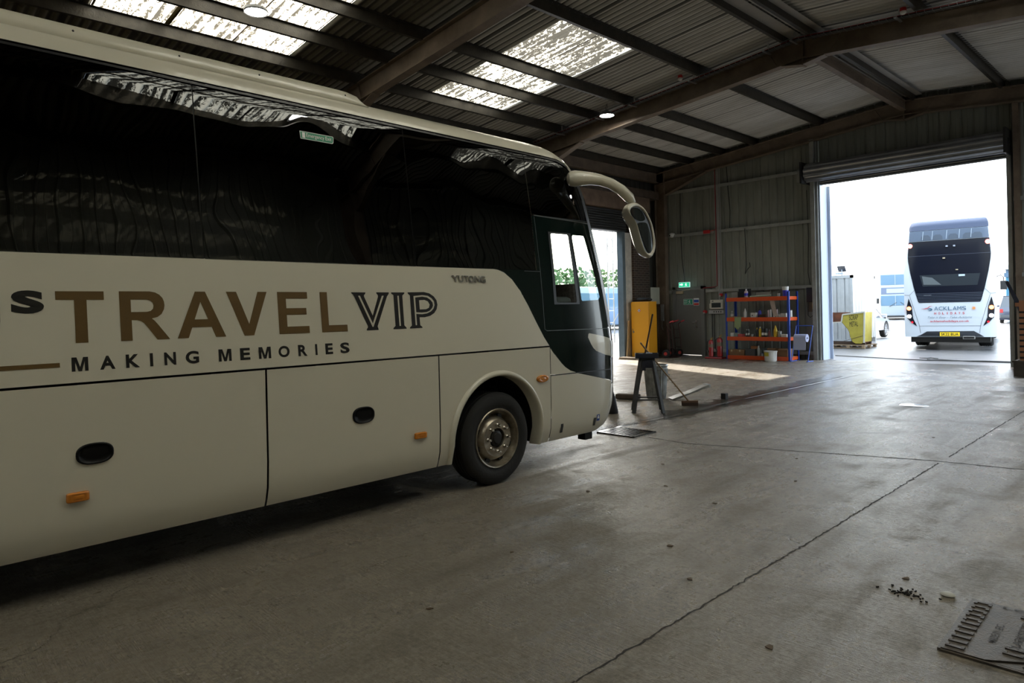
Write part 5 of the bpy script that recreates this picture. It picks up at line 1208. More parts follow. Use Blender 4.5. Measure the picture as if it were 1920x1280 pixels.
def brk(mb, x, y, z, s=1, w_=.075, dn=1):
    mb.bx(x,x+w_,y-.006,y+.006,z,z+.006); mb.bx(x,x+.014,min(y,y+dn*.024),max(y,y+dn*.024),z,z+.006); mb.bx(x+w_-.014,x+w_,min(y,y+dn*.024),max(y,y+dn*.024),z,z+.006)
mb = MB()
for k in range(11): brk(mb, .01, .035+k*.062, .014, dn=1 if k < 6 else -1)
for k in (0,1): brk(mb, .215, .115+k*.06, .014)
brk(mb, .215, .60, .014, dn=-1)
for k in range(3): brk(mb, .43, .24+k*.065, .014)
brk(mb, .43, .56, .014, dn=-1); brk(mb, .25, .69, .014, dn=-1); brk(mb, .45, .69, .014, dn=-1); brk(mb, .60, .50, .014, dn=-1)
mb.bx(.44,.55,.46,.53,.014,.018)
mb.build('raised_brackets', CI, m1)
mb = MB()
for k in range(2): brk(mb, .30+.0, .035+k*.055, .009)
brk(mb, .52, .05, .009); brk(mb, .52, .12, .009)
mb.build('raised_brackets', CI, m2)
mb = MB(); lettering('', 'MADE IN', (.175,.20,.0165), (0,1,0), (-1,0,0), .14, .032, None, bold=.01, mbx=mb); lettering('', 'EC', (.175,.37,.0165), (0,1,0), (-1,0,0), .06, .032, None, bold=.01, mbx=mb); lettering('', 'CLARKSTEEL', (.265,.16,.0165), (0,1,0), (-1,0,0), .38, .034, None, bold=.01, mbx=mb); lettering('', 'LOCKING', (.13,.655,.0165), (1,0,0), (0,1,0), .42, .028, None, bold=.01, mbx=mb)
mb.build('raised_lettering', mat('cast_iron_letter', (.035,.030,.024), .6, metal=.2), m1)  # letters lie flat; their dark colour stands in for relief shade
mb = MB(); mb.prism([(.455,.475),(.535,.475),(.535,.515),(.455,.515)], lambda a,b,d:(a,b,.0185+d), 0); mb.build('key_hole', TRIMB, m1)
t = empty('round_cover', 'round worn pale floor cover in the concrete before the doorway', 'manhole cover', (-3.36, 11.75, 0)); mb = MB(); mb.lathe([(0,.006),(.19,.006),(.20,.0)], seg=40); mb.build('disc', mat('worn_steel', (.5,.5,.48), .22, metal=.6, var=.2), t, smooth=True)
# --- beside the right doorway post
t = empty('wooden_trough', 'rough dark timber box on the floor at the right doorway post', 'box', (-2.60, 17.7, 0), R(2)); mb = MB(); mb.bx(-.5,.5,-.3,-.26,0,.32); mb.bx(-.5,.5,.26,.3,0,.32); mb.bx(-.5,-.46,-.26,.26,0,.32); mb.bx(.46,.5,-.26,.26,0,.32); mb.bx(-.46,.46,-.26,.26,0,.03); mb.bx(-.52,.52,-.32,-.3,.29,.33); mb.build('boards', mat('dark_board', (.06,.045,.032), .75, var=.4, vscale=7), t)
t = empty('jacking_post', 'orange-brown painted steel post standing in the timber box', 'post', (-2.98, 17.75, .03)); OB = mat('post_orange', (.36,.15,.07), .5, var=.25); mb = MB(); mb.bx(-.05,.05,-.03,.03,0,1.55); mb.bx(-.12,-.05,-.02,.02,1.42,1.5); mb.bx(-.09,.09,-.04,.04,0,.06); mb.bar((.03,0,.9),(.28,.0,.2),.03); mb.build('post_body', OB, t); mb = MB(); [mb.bx(-.053,.053,-.034,-.03,.2+k*.12,.24+k*.12) for k in range(10)]; mb.build('slots', TRIMB, t)
t = empty('floor_scraper', 'dark blue angled blade leaning on the wall behind the orange-brown post', 'tool', (-3.0, 18.75, 0)); mb = MB(); mb.prism([(-.45,2.0),(-.40,2.03),(.25,.5),(.1,.45)], lambda a,b,d:(a,d,b), .02); mb.build('blade', mat('navy_dark', (.012,.016,.03), .4), t); mb = MB(); mb.bar((.17,.01,.5),(.2,.01,.02),.05,.02); mb.build('foot', mat('navy_dark', ()), t)
# hose across the threshold
mb = MB(); mb.tube([(-8.3,21.6,.01),(-7.4,21.35,.01),(-6.2,20.95,.01),(-5.6,20.85,.012),(-5.0,21.0,.012),(-4.4,21.25,.01),(-3.2,21.3,.01)], .014, 8); mb.tube([(-5.65,21.0,.02),(-5.5,21.4,.03),(-5.75,21.75,.02),(-6.0,21.6,.015),(-5.7,21.2,.03),(-4.7,20.95,.012),(-3.4,20.9,.01)], .012, 8)
tag(mb.build('water_hose', mat('hose_dark', (.02,.022,.02), .4), smooth=True), 'dark water hose snaking across the threshold of the bright doorway', 'hose')
# bits of dirt and leaves on the concrete
LF = mat('dry_leaf', (.09,.06,.035), .8)
spots = [(-2.6,3.9,.02),(-2.72,6.1,.018),(-3.9,4.6,.016),(-3.3,3.1,.014),(-1.5,3.05,.02),(-2.2,3.5,.018),(-3.5,5.2,.02),(-4.0,5.9,.02),(-1.2,2.7,.016),(-3.0,2.2,.014),(-2.9,5.0,.014),(-1.3,4.35,.022),(-4.2,6.5,.016),(-3.1,7.0,.016),(-2.4,9.1,.018)]
for i, (x, y, r_) in enumerate(spots):
    mb = MB(); q = [(r_*random.uniform(.5,1.6)*math.cos(2*PI*k/7), r_*random.uniform(.4,1.2)*math.sin(2*PI*k/7)) for k in range(7)]; mb.prism(q, lambda a,b,d:(a,b,.001+d), .004)
    o = mb.build('dry_leaf', LF); o.location = (x,y,0); o.rotation_euler = (0,0,random.uniform(0,6)); tag(o, 'small dark scrap of dry leaf lying on the concrete floor', 'leaf', 'leaf scraps on the concrete')
mb = MB()
for k in range(60):
    a = random.uniform(0,2*PI); r_ = abs(random.gauss(0,.055)); mb.box((1.4*r_*math.cos(a), r_*math.sin(a), .004),(random.uniform(.004,.02),.006,.006),Matrix.Rotation(random.uniform(0,3),3,'Z'))
o = mb.build('dirt_heap', mat('soot', (.015,.012,.008), .9)); o.location = (-1.236, 4.127, 0); o['kind'] = 'stuff'; tag(o, 'scatter of black grit on the floor before the square cover', 'dirt')
mb = MB(); mb.ball((0,0,.008),.035,(1.1,.9,.4),10,6); o = mb.build('crushed_cup', mat('cup_white', (.5,.5,.46), .5), smooth=True); o.location = (-1.069, 4.245, 0); tag(o, 'small crushed whitish scrap beyond the square cover', 'litter')

# ================================================================== YARD
# --- double-deck bus seen from behind
BW = mat('bus_white', (.62,.68,.76), .25, coat=.7); BK = mat('bus_black_glass', (.006,.008,.016), .22, spec=.3); BK2 = mat('bus_dark_cap', (.045,.06,.10), .55, spec=.2)
DD = empty('double_deck_bus', 'white and black double-deck bus seen from behind through the bright doorway', 'bus', (-6.249, 25.68, 0), R(11))
HW = [(.43,1.27),(1.0,1.275),(2.4,1.275),(2.8,1.27),(3.1,1.19),(3.3,1.155),(3.6,1.135),(4.1,1.105),(4.25,1.075),(4.34,1.0)]
YR = [(.43,.0),(1.5,0),(2.6,.05),(3.4,.10),(3.95,.16),(4.15,.26),(4.28,.5),(4.34,.8)]
def dpt(x, z, off=0.):   # rear face curves away towards its edges
    hw = interp(z, HW); t = min(1., abs(x)/hw); return Vector((x, interp(z, YR)+.07*t**8-off, z))
bm = bmesh.new(); zs = [.43,.7,1.0,1.5,2.0,2.6,3.0,3.4,3.8,4.0,4.15,4.25,4.30,4.34]; rows = []
for z in zs:
    hw = interp(z, HW); row = [bm.verts.new(dpt(-hw+2*hw*i/24, z)) for i in range(25)]
    y1 = 10.9-(.5 if z > 4.2 else 0); row += [bm.verts.new((hw, y1-.2, z)), bm.verts.new((hw-.2, y1, z)), bm.verts.new((-hw+.2, y1, z)), bm.verts.new((-hw, y1-.2, z))]; rows.append(row)
for A, B in zip(rows, rows[1:]):
    for i in range(len(A)): bm.faces.new((A[i], A[(i+1)%len(A)], B[(i+1)%len(A)], B[i]))
bm.faces.new(rows[-1]); bm.faces.new(rows[0][::-1]); o = make('body_shell', bm, BW, DD); sharp(o, 40)
def dface(name, pts, m, off=.01, holes=(), parent=None, cut=(1.7,2.0,2.6,3.0,3.4,3.6,3.95,4.15,4.28)):
    loops = [[Vector((x,z,0)) for x,z in l] for l in [pts]+list(holes)]; b2 = bmesh.new(); vs = [b2.verts.new(p) for l in loops for p in l]
    for t in tessellate_polygon(loops):
        try: b2.faces.new([vs[i] for i in t])
        except ValueError: pass
    zz = [p[1] for p in pts]; xx = [p[0] for p in pts]
    for c in cut:
        if min(zz) < c < max(zz): bmesh.ops.bisect_plane(b2, geom=b2.verts[:]+b2.edges[:]+b2.faces[:], plane_co=(0,c,0), plane_no=(0,1,0))
    for c in (-1.2,-1.12,-1.05,-.95,-.8,.8,.95,1.05,1.12,1.2):
        if min(xx) < c < max(xx): bmesh.ops.bisect_plane(b2, geom=b2.verts[:]+b2.edges[:]+b2.faces[:], plane_co=(c,0,0), plane_no=(1,0,0))
    for v in b2.verts: v.co = dpt(v.co.x, v.co.y, off)
    return make(name, b2, m, parent or DD, True)
sym = lambda l: l+[(-x, z) for x, z in l[::-1]]
blk = sym([(-.84,1.56),(-.865,1.60),(-.89,1.69),(-.98,2.05),(-1.08,2.55),(-1.14,2.95),(-1.15,3.1),(-1.12,3.6)])
rear = dface('rear_black_panel', blk, BK, .012)
dface('upper_window', sym([(-1.11,3.61),(-1.085,3.955)]), mat('upper_rear_glass', (.09,.12,.17), .3, spec=.3), .013, cut=(3.7,3.8))
dface('roof_cap', sym([(-1.10,3.965),(-1.10,4.1),(-1.06,4.25),(-1.0,4.325)]), BK2, .014)
for x in (-.62, -.28, .15, .55, .8): dface('seat_silhouette', [(x-.14,3.625),(x+.14,3.625),(x+.13,3.74),(x+.07,3.80),(x-.07,3.80),(x-.13,3.74)], mat('seat_dark_blue', (.05,.07,.10), .5), .0145, cut=())
for x in (-.72,-.45,-.05,.3,.62): dface('grab_pole', [(x,3.64),(x+.015,3.64),(x+.04,3.93),(x+.025,3.93)], mat('pole_pale', (.35,.42,.5), .3), .0155, cut=())
dface('lower_window', [(-.725,2.10),(.78,2.10),(.86,2.475),(-.81,2.475)], mat('lower_rear_glass', (.025,.032,.04), .25, spec=.3), .014, cut=())
dface('window_reflection_panel', [(-.70,2.16),(-.2,2.14),(-.45,2.38),(-.74,2.44)], mat('glass_grey_patch', (.11,.13,.14), .3), .0150, cut=())  # reflection painted on the lower glass as a grey patch
dface('window_bright_panel', [(.28,2.40),(.45,2.40),(.45,2.46),(.28,2.46)], mat('glass_white_patch', (.5,.6,.75), .4), .0152, cut=())  # bright reflection painted on the lower glass as a pale patch
for k in range(6): z = 1.585+k*.052; x = .845+k*.014; dface('louvre', [(-x,z),(x,z),(x+.004,z+.022),(-x-.004,z+.022)], mat('louvre_grey', (.05,.06,.09), .3), .022, cut=())
for sd in (-1, 1):
    tl = dface('tail_lamp_cluster', [(sd*x, z) for x, z in [(1.14,1.72),(1.215,1.36),(1.195,1.06),(1.08,.92),(.905,.775),(1.02,1.05),(1.05,1.42)]], BK, .014, cut=())
    for nm, x, z, r_, c, e in (('brake_lamp',1.135,1.377,.062,(1,.16,.04),9),('reversing_lamp',1.13,1.116,.06,(1,.97,.9),9),('fog_lamp',1.045,.92,.035,(.6,.01,.03),.4)):
        mb = MB(); mb.lathe([(0,.02),(r_,.01),(r_,-.0)][::-1], (0,0,0), 'Y', 20); q = mb.build(nm, mat(nm+'_lens', c, .3, emit=c, es=e), tl); q.location = dpt(sd*x, z, .035)
    mb = MB(); mb.lathe([(0,-.02),(.07,-.01),(.07,.02)], (0,0,0), 'Y', 20); q = mb.build('high_level_lamp', mat('high_lamp_lens', (1,.05,.04), .3, emit=(1,.10,.07), es=10), DD); q.location = dpt(sd*1.075, 3.47, .02)
    for a, b in (((1.26,1.83),(1.11,1.82)),((1.11,1.82),(.97,1.98)),((1.11,1.80),(.85,.84)),((.85,.84),(.81,.56))):
        dx, dz = b[0]-a[0], b[1]-a[1]; L = math.hypot(dx, dz); nx, nz = -dz/L*.004, dx/L*.004
        dface('panel_gap', [(sd*(a[0]+nx),a[1]+nz),(sd*(b[0]+nx),b[1]+nz),(sd*(b[0]-nx),b[1]-nz),(sd*(a[0]-nx),a[1]-nz)], TRIMB, .0125, cut=())
dface('panel_gap', [(-.85,.785),(.85,.785),(.85,.793),(-.85,.793)], TRIMB, .0125, cut=())
dface('lower_bumper', [(-.93,.44),(-.80,.50),(-.63,.61),(.66,.625),(.82,.52),(.93,.44)], mat('bumper_dark', (.035,.04,.05), .4), .02, cut=())
dface('panel_seam_line', [(-1.14,3.112),(1.14,3.112),(1.14,3.124),(-1.14,3.124)], mat('louvre_grey', ()), .0135, cut=())
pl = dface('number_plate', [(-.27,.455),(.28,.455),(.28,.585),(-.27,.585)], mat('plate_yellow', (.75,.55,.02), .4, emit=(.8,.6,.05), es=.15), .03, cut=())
lettering('plate_text', 'SK22 BUA', (-.235,-.034,.475), (1,0,0), (0,0,1), .48, .09, INK, pl, bold=.015)
mb = MB(); mb.bx(.36,.69,-.06,.02,.36,.46,.01); ex = mb.build('exhaust_surround', mat('steel_dull', (.35,.35,.34), .4, metal=.7), DD); mb = MB(); mb.bx(.385,.665,-.066,-.06,.38,.44); mb.build('opening', TRIMB, ex)
NAVY = mat('livery_blue', (.05,.13,.22), .5); LRED = mat('livery_red', (.5,.03,.05), .5); LORG = mat('livery_orange', (.75,.32,.10), .5); LGR = mat('livery_grey', (.18,.24,.30), .5)
Yt = -.022
def spread(nm, txt, x0, x1, z, h, m, ws=None, bold=.0, ital=0.):
    if ws is None: lettering(nm, txt, (x0,Yt,z), (1,0,0), (0,0,1), x1-x0, h, m, DD, bold=bold, ital=ital)
    else:
        n_ = len(txt); st = (x1-x0)/n_
        for i, c in enumerate(txt):
            if c != ' ': 
                w_ = st*ws*(.35 if c in 'I' else 1); lettering(nm, c, (x0+st*i+(st-w_)/2,Yt,z), (1,0,0), (0,0,1), w_, h, m, DD, bold=bold, ital=ital)
spread('name_letter', 'ACKLAMS', -.42, .475, 1.30, .125, NAVY, .86); spread('name_letter', 'HOLIDAYS', -.44, .45, 1.165, .075, LRED, .5, .02)
spread('slogan_line', 'Take it Easy - Take Acklams', -.60, .62, 1.02, .085, LGR, None, .0, .45); spread('web_address', 'acklamsholidays.co.uk', -.53, .54, .895, .085, LRED, None, .012)
mb = MB(); f = lambda a, b, d: (a, Yt+d, b)
mb.prism([(-.80,1.36),(-.68,1.365),(-.60,1.39),(-.54,1.44),(-.45,1.455),(-.53,1.425),(-.59,1.37),(-.67,1.345)], f, 0); mb.mi = 1
mb.prism([(-.62,1.33),(-.56,1.375),(-.50,1.375),(-.46,1.34),(-.48,1.30),(-.54,1.285),(-.60,1.30),(-.55,1.31),(-.50,1.325),(-.53,1.345)], f, 0); mb.build('swoosh_emblem', [LRED, NAVY], DD)
mb = MB(); q = []
for k in range(24): r_ = .03 if k % 2 else .075; q.append((.67+r_*math.cos(2*PI*k/24), 1.36+r_*math.sin(2*PI*k/24)))
mb.prism(q, f, 0); mb.build('sun_emblem', LORG, DD)
for x in (-.03,.175): mb = MB(); mb.bx(x-.03,x+.03,.02,.11,3.37,3.42,.008); mb.build('rear_camera', mat('cam_grey', (.3,.33,.4), .4), DD)
mb = MB(); mb.bx(-.15,-.08,.0,.06,2.99,3.03,.004); mb.bx(.2,.27,.0,.05,2.60,2.63,.004); mb.build('latch', mat('latch_gold', (.5,.42,.3), .4), DD)
lettering('maker_badge', 'ALEXANDER', (-.70,-.012,1.79), (1,0,0), (0,0,1), .22, .03, mat('badge_grey', (.3,.33,.38), .4), DD)
mb = MB(); mb.bx(-1.1,1.1,.1,10.5,.25,.45); mb.build('underframe', TRIMB, DD)
for x, y, s in ((-.95,2.6,-1),(.95,2.6,1),(-1.05,8.6,-1),(1.05,8.6,1)):
    c = copy_tree(wf, DD); c.location = (x, y, .47); c.rotation_euler = (0,0,0 if s > 0 else PI); c.scale = (1.6,1.1,1.1)
mb = MB(); mb.tube([(1.2,10.6,2.6),(1.45,10.8,2.7),(1.55,10.8,2.6),(1.55,10.8,2.45)], .02, 8); a_ = mb.build('mirror_arm', TRIMB, DD); mb = MB(); mb.bx(1.42,1.68,10.75,10.83,2.05,2.45,.02); mb.build('mirror_head', TRIMB, a_)
# --- tipping scrap skip on a pallet
SKY_ = mat('skip_yellow', (.40,.34,.05), .5, var=.25, vscale=4); SKR = mat('skip_rust', (.16,.055,.025), .8, var=.5, vscale=5, varcol=(.06,.03,.02)); SKE = mat('skip_edge', (.5,.5,.45), .5)
t = empty('tipping_skip', 'yellow tipping skip marked scrap metal with a rusty inside, outside the doorway', 'skip', (-9.2, 25.5, .17))
side = [(-.317,1.02),(.42,1.107),(.38,.06),(.30,.0),(.10,-.0),(-.0,.06),(-.07,.22),(-.10,.40),(-.146,.50),(-.36,.773)]
mb = MB(); mb.prism(side, lambda a,b,d:(a,d,b), .012); s1 = mb.build('side_plate', SKY_, t)
mb = MB(); mb.prism(side, lambda a,b,d:(a,.75+d,b), .012); mb.build('side_plate', SKR, t)
mb = MB(); mb.quad((.42,.012,1.107),(.38,.012,.06),(.38,.75,.06),(.42,.75,1.107)); mb.build('back_plate', SKY_, t)
mb = MB(); y1 = .75
for a, b in zip(side[2:], side[3:]): mb.quad((a[0],.012,a[1]),(b[0],.012,b[1]),(b[0],y1,b[1]),(a[0],y1,a[1]))
mb.quad((-.36,0,.773),(-1.25,0,.72),(-1.25,y1,.72),(-.36,y1,.773)); mb.quad((-1.25,0,.72),(-1.35,0,1.02),(-1.35,y1,1.02),(-1.25,y1,.72)); mb.quad((-.36,.75,.773),(-1.25,.75,.72),(-1.35,.75,1.1),(-.317,.75,1.1))
o = mb.build('chute', SKR, t); md = o.modifiers.new('s','SOLIDIFY'); md.thickness = .012
mb = MB(); mb.bar((-.36,0,.77),(-.317,0,1.03),.05,.04); mb.bar((-.317,0,1.03),(.43,0,1.115),.045,.05); mb.bar((-.36,-.01,.76),(-1.27,-.01,.71),.05,.04); mb.bar((-1.27,0,.7),(-1.37,0,1.04),.05,.04); mb.bar((.42,0,1.1),(.38,0,.03),.05,.03); mb.build('rim', SKE, t)
mb = MB(); mb.bar((-.3,.0,.08),(.42,.0,.30),.02,.01); mb.bar((-1.1,.1,.0),(.4,.1,.0),.09,.09); mb.bar((-1.1,.65,.0),(.4,.65,.0),.09,.09); mb.build('base_frame', mat('frame_rust_dark', (.05,.03,.02), .8), t)
lettering('painted_word', 'SCRAP', (-.10,-.004,.83), (1,0,.06), (0,0,1), .30, .17, INK, s1, bold=-.0); lettering('painted_word', 'METAL', (-.09,-.004,.60), (1,0,.06), (0,0,1), .29, .17, INK, s1, bold=-.0)
t = empty('wooden_pallet', 'weathered wooden pallet under the yellow skip', 'pallet', (-9.5, 25.95, 0)); PWD = mat('pallet_wood', (.3,.22,.14), .8, var=.3, vscale=5)
mb = MB(); [mb.bx(-.95,.75,-.6+k*.19,-.47+k*.19,.10,.125) for k in range(7)]; mb.build('deck_boards', PWD, t); mb = MB(); [mb.bx(x-.05,x+.05,y-.05,y+.05,.02,.1) for x in (-.9,-.35,.2,.7) for y in (-.55,0,.55)]; mb.build('blocks', PWD, t); mb = MB(); [mb.bx(-.95,.75,y-.06,y+.06,0,.02) for y in (-.55,0,.55)]; mb.build('runners', PWD, t)
# --- shipping container with solar floodlight
t = empty('shipping_container', 'white corrugated shipping container behind the yellow skip', 'container', (-13.0, 29.0, 0)); CW = mat('container_white', (.40,.43,.45), .5, var=.15)
mb = MB(); clad(mb, -2.95, 2.95, .2, 2.58, 'y', 0, per=.30, dep=.045); mb.build('front_panel', CW, t).location = (0,-1.16,0)
mb = MB(); clad(mb, -1.15, 1.15, .2, 2.58, 'x', 0, per=.30, dep=.045); mb.build('end_panel', CW, t).location = (2.97,0,0)
mb = MB(); mb.bx(-3.03,3.03,-1.22,-1.12,2.58,2.70); mb.bx(-3.03,3.03,-1.22,-1.12,.05,.2); mb.bx(2.93,3.03,-1.22,-1.12,.0,2.70); mb.bx(-3.03,-2.93,-1.22,-1.12,.0,2.70); mb.bx(2.93,3.03,-1.12,1.22,2.58,2.70); mb.bx(-3.0,3.0,-1.15,1.18,2.66,2.68); mb.bx(2.93,3.03,1.12,1.22,.0,2.70); mb.bx(-3.03,3.03,1.12,1.22,2.58,2.7); mb.build('frame_rails', CW, t)
mb = MB(); mb.bx(-2.95,2.9,1.14,1.18,.0,2.6); mb.build('rear_panel', CW, t)
t = empty('solar_floodlight', 'black solar floodlight on top of the white container', 'floodlight', (-10.45, 28.0, 2.70)); mb = MB(); mb.box((0,0,.26),(.30,.26,.02),Matrix.Rotation(R(-55),3,'X')); mb.build('solar_panel', mat('solar_black', (.02,.025,.04), .2), t); mb = MB(); mb.bx(-.22,.08,-.08,.08,.04,.12,.01); mb.bar((0,0,0),(0,.02,.26),.03); mb.build('lamp_body', mat('lamp_alu', (.3,.35,.4), .4), t)
# --- cars
def car(name, label, loc, rz, col, L=4.5, W=1.85, H=1.7, suv=True, plate=None):
    t = empty(name, label, 'car', loc, rz); P_ = mat('car_'+col[0], col[1], .2, coat=.9, metal=.2); GL = mat('car_glass', (.02,.03,.04), .05, coat=1.)
    r_ = .36; g = .24; wb = L*.31
    def arch(cx): return [(cx+(r_+.06)*math.cos(PI*i/10), r_+(r_+.05)*math.sin(PI*i/10)) for i in range(11)]
    h1 = H*.58
    body = [(-L/2+.02,g+.1),(-L/2,g+.3),(-L/2+.02,h1*.8),(-L/2+.06,h1+.02),(L*.12,h1),(L*.38,h1-.08),(L/2-.06,h1-.22),(L/2,g+.35),(L/2-.05,g)]+arch(wb)+arch(-wb)+[(-L/2+.1,g)]
    bm = bmesh.new(); n_ = len(body); rows = []
    for x, k in ((-1,.0),(-.93,.035),(-.5,.05),(.5,.05),(.93,.035),(1,.0)):
        rows.append([bm.verts.new((x*W/2, y, z)) for y, z in body])
    for A, B in zip(rows, rows[1:]):
        for i in range(n_): bm.faces.new((A[i],A[(i+1)%n_],B[(i+1)%n_],B[i]))
    for rw in (rows[0], rows[-1]):
        tris = tessellate_polygon([[Vector((v.co.y, v.co.z, 0)) for v in rw]])
        for q in tris: bm.faces.new([rw[i] for i in q])
    o = make('body', bm, P_, t); sharp(o, 40)
    roof_ = [(-L/2+.10,h1),(-L/2+.30,H-.03),(-L*.2,H),(L*.02,H-.04),(L*.24,h1)]
    bm = bmesh.new(); A = []; B = []
    for y, z in roof_:
        k = W/2-.03-(z-h1)*.28; A.append(bm.verts.new((-k,y,z))); B.append(bm.verts.new((k,y,z)))
    for i in range(4): bm.faces.new((A[i],A[i+1],B[i+1],B[i]))
    bm.faces.new(A); bm.faces.new(B); bm.faces.new((A[0],B[0],B[-1],A[-1])); make('greenhouse', bm, GL, t)
    mb = MB(); mb.bx(-W/2+.2,W/2-.2,-L*.38,L*.04,H-.02,H+.02,.008)
    for s in (-1,1):
        for (a, b) in (((-L/2+.10,h1),(-L/2+.30,H-.03)),((L*.02,H-.04),(L*.24,h1)),((-L*.13,h1),(-L*.12,H)),((L/2*-.55,h1),(-L/2*.5,H)),((-L/2+.30,H-.01),(L*.02,H-.02))):
            k = lambda z: s*(W/2-.03-(z-h1)*.28); mb.bar((k(a[1]),a[0],a[1]),(k(b[1]),b[0],b[1]),.05,.05)
    mb.build('roof_and_pillars', P_, t)
    for s in (-1,1):
        mb = MB(); mb.box((s*(W/2+.10),L*.17,h1+.08),(.2,.1,.15),None,.03); mb.build('door_mirror', P_, t)
        for y in (wb,-wb):
            w_ = empty_child('wheel', t, (s*(W/2-.12), y, r_), 0 if s > 0 else PI)
            mb = MB(); mb.lathe([(.24,-.11),(r_-.03,-.11),(r_,-.08),(r_,.08),(r_-.03,.11),(.25,.11)], axis='X', seg=28); mb.build('tyre', RUBBER, w_, smooth=True)
            mb = MB(); mb.lathe([(.25,.10),(.235,.07),(.0,.06)], axis='X', seg=20); mb.build('rim_disc', mat('rim_shadow', (.05,.05,.05), .5), w_); mb = MB(); [mb.bar((.085,0,0),(.085,.235*math.cos(2*PI*k/10),.235*math.sin(2*PI*k/10)),.035,.03) for k in range(10)]; mb.lathe([(.255,.11),(.235,.095)],axis='X',seg=24); mb.build('alloy_spokes', mat('alloy', (.6,.62,.65), .25, metal=.8), w_)
    mb = MB(); mb.bx(-W/2+.03,W/2-.03,-L/2-.05,-L/2+.1,g+.12,g+.34,.03); mb.build('rear_bumper', mat('bumper_plastic', (.05,.055,.06), .5), t)
    if plate: mb = MB(); mb.bx(-.27,.27,-L/2-.035,-L/2-.02,.78,.9); q = mb.build('number_plate', mat('plate_yellow', ()), t); lettering('plate_text', plate, (-.24,-L/2-.037,.80), (1,0,0), (0,0,1), .48, .08, INK, q)
    for s in (-1,1): mb = MB(); mb.bx(s*(W/2-.12)-.09,s*(W/2-.12)+.09,-L/2-.02,-L/2+.05,h1-.35,h1-.1,.01); mb.build('tail_lamp', mat('car_tail', (.4,.02,.02), .3), t)
    return t
def empty_child(name, parent, loc, rz):
    o = bpy.data.objects.new(name, None); C.objects.link(o); o.parent = parent; o.location = loc; o.rotation_euler = (0,0,rz); o.empty_display_size = .1; return o
car('parked_car', 'silver-white off-roader parked beyond the yellow skip, its wheels showing', (-11.65, 32.6, 0), R(3), ('silver', (.40,.42,.45)), 4.6, 1.85, 1.58)
car('parked_car', 'dark off-roader with yellow plate between the double-deck bus and the doorway post', (-10.15, 58.5, 0), R(10), ('dark', (.03,.04,.07)), 4.5, 1.9, 1.85, plate='WV05 OX')
# --- old double-decker far off, front on
t = empty('old_double_decker', 'old white double-deck bus facing the doorway far off across the yard', 'bus', (-20.9, 68.5, 0), R(17)); WB = mat('old_bus_white', (.30,.34,.38), .35); GB = mat('old_bus_glass', (.09,.17,.25), .2, coat=.2); GD = mat('old_bus_sign', (.10,.13,.20), .3)
mb = MB(); mb.bx(-1.25,1.25,0,9.5,.35,4.35,.12); mb.build('body', WB, t, smooth=True)
mb = MB(); mb.bx(-1.16,1.16,-.03,.0,3.2,4.12,.01); mb.build('upper_window', GB, t); mb = MB(); mb.bx(-1.14,1.14,-.03,0,2.35,2.95,.01); q = mb.build('destination_box', GD, t); mb = MB(); mb.bx(-.7,.9,-.035,-.03,2.45,2.85); mb.build('blind', mat('blind_grey', (.3,.36,.45), .5), q)
mb = MB(); mb.bx(-1.16,1.16,-.03,0,1.3,2.2,.02); ws = mb.build('windscreen', GB, t); mb = MB(); mb.bx(-.02,.02,-.05,-.0,1.3,2.2); mb.bx(-.02,.02,-.05,0,3.2,4.12); mb.build('window_bar', WB, t)
mb = MB(); mb.bar((-.5,-.05,1.2),(.1,-.05,1.6),.03); mb.bar((.9,-.05,1.2),(.4,-.05,1.6),.03); mb.build('wiper', TRIMB, ws)
for x in (-1.42,1.42): mb = MB(); mb.bx(x-.12,x+.12,-.2,-.12,1.5,2.0,.02); mb.build('mirror', TRIMB, t)
for x in (-.95,.95): mb = MB(); mb.lathe([(0,-.14),(.46,-.14),(.48,-.1),(.48,.1),(.46,.14),(0,.14)],(x,1.4,.48),'X',20); mb.build('wheel', RUBBER, t)
mb = MB(); mb.bx(-1.1,1.1,.1,9.4,.2,.36); mb.build('underframe', TRIMB, t)
# --- blue corrugated building at the far side
t = empty('blue_building', 'pale blue corrugated building beyond the dark off-roader', 'building', (2.5, 66, 0)); mb = MB(); clad(mb, -14.6, 14, 0, 3.4, 'y', 0, per=.5, dep=.06); mb.build('wall_sheet', mat('sheet_blue', (.06,.20,.30), .5), t)
mb = MB(); mb.bx(-14.6,14,.05,8,0,4.0); mb.bx(-14.7,14,-.1,.0,3.4,3.75); mb.build('wall', mat('blue_dark', (.05,.10,.16), .5), t); mb = MB(); mb.bx(-14.8,14.2,-.15,8,4.0,4.35); mb.build('roof_edge', mat('roof_edge_pale', (.35,.36,.35), .6), t)
# --- seen through the side doorway
def simple_coach(label, loc, rz, col, L=10., H=3.1, nm='parked_coach'):
    t = empty(nm, label, 'coach', loc, rz); mb = MB(); mb.bx(-1.22,1.22,-L/2,L/2,.35,H,.12); mb.build('body', col, t, smooth=True)
    mb = MB(); mb.bx(1.2,1.235,-L/2+.3,L/2-.3,H*.5,H*.86); mb.bx(-1.235,-1.2,-L/2+.3,L/2-.3,H*.5,H*.86); mb.build('side_glass', GB, t); mb = MB(); mb.bx(-1.1,1.1,-L/2-.02,-L/2+.02,H*.42,H*.86); mb.build('windscreen', GB, t)
    for x in (-1.02,1.02):
        for y in (-L*.3,L*.3): mb = MB(); mb.lathe([(0,-.14),(.45,-.14),(.47,-.1),(.47,.1),(.45,.14),(0,.14)],(x,y,.47),'X',20); mb.build('wheel', RUBBER, t)
    mb = MB(); mb.bx(-1.1,1.1,-L/2+.2,L/2-.2,.2,.4); mb.build('underframe', TRIMB, t)
    return t
simple_coach('white coach parked outside, seen through the cab window of the large coach', (-30.5, 32.5, 0), R(6), WB)
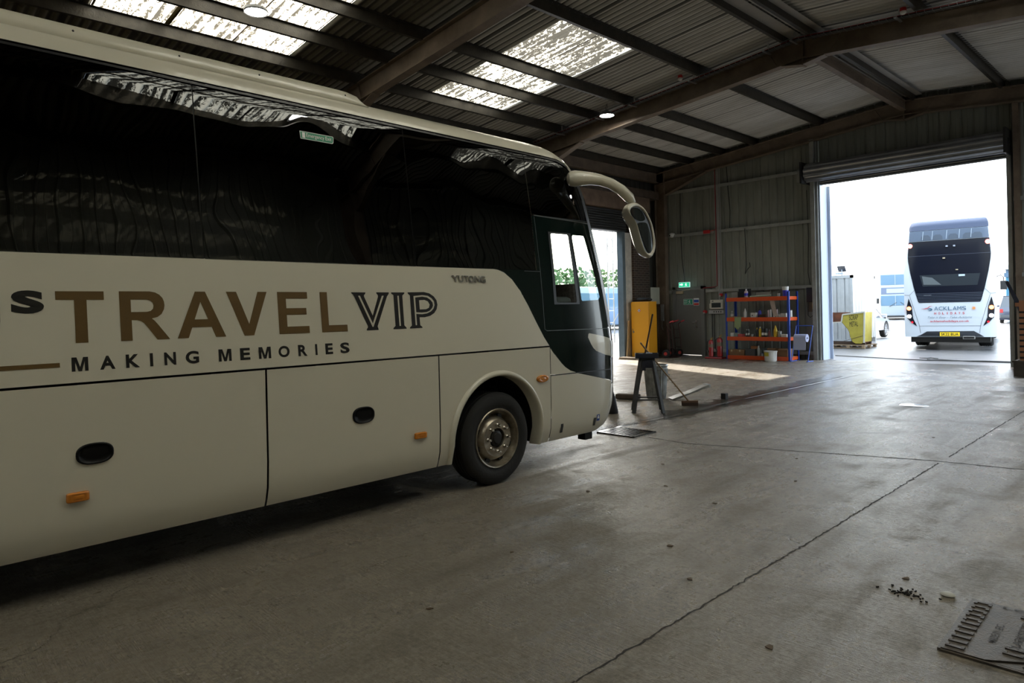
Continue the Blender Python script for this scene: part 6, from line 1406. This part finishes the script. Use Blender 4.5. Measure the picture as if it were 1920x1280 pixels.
simple_coach('pale blue coach parked outside, seen through the side doorway', (-33, 43.5, 0), R(-8), mat('coach_pale_blue', (.14,.21,.32), .4), 9, 3.2)
bm = bmesh.new(); random.seed(3)
for k in range(5200):
    x = random.uniform(-2,2); y = random.uniform(-9,9); z = random.uniform(.3,4.6)*(1-.12*math.sin(y*1.3)); s = random.uniform(.12,.3); c = Vector((x,y,z)); a = Vector((random.uniform(-1,1),random.uniform(-1,1),random.uniform(-1,1))).normalized()*s; b = a.orthogonal().normalized()*s*.6
    bm.faces.new([bm.verts.new(p) for p in (c-a,c+b,c+a,c-b)])
o = make('hedge', bm, mat('leaf_green', (.10,.17,.06), .7, var=.4, vscale=1), None, autos=0); o.location = (-37.5, 39, -.12); o['kind'] = 'stuff'; tag(o, 'tall green hedge behind the white coach, seen through the cab window', 'hedge')
t = empty('scaffold_tower', 'light steel scaffold tower standing outside the side doorway', 'scaffold', (-19.3, 25.3, 0), R(20)); mb = MB()
for x, y in ((-.4,-.4),(.4,-.4),(-.4,.4),(.4,.4)): mb.tube([(x,y,0),(x,y,6.2)], .03, 8)
mb.build('standards', GAL, t, smooth=True); mb = MB()
for k in range(11):
    for s in (-1,1): mb.tube([(s*.4,-.4,.4+k*.55),(s*.4,.4,.4+k*.55)], .02, 6)
for k in range(3): mb.tube([(-.4,-.4,.6+k*1.9),(.4,-.4,1.9+k*1.9)], .02, 6)
mb.build('rungs', GAL, t)
# unseen sheds added west of the yard to shade part of both doorways
def shed(x0, x1, y0, y1, h, label):
    t = empty('neighbour_shed', label, 'building', ((x0+x1)/2,(y0+y1)/2,0)); a, b = (x1-x0)/2, (y1-y0)/2
    mb = MB(); mb.bx(-a,a,-b,b,0,h); mb.build('wall', mat('neighbour_cladding', (.3,.31,.3), .6), t); mb = MB(); mb.bx(-a-.12,a+.12,-b-.12,b+.12,h,h+.15); mb.build('roof', mat('neighbour_roof', (.15,.15,.15), .7), t)
shed(-26, -17, -20, 17.75, 7.2, 'grey clad neighbouring shed across the lane west of the garage'); shed(-15.2, -11.8, 21.6, 27.5, 5.6, 'grey clad store room outside the back wall west of the roller doorway')
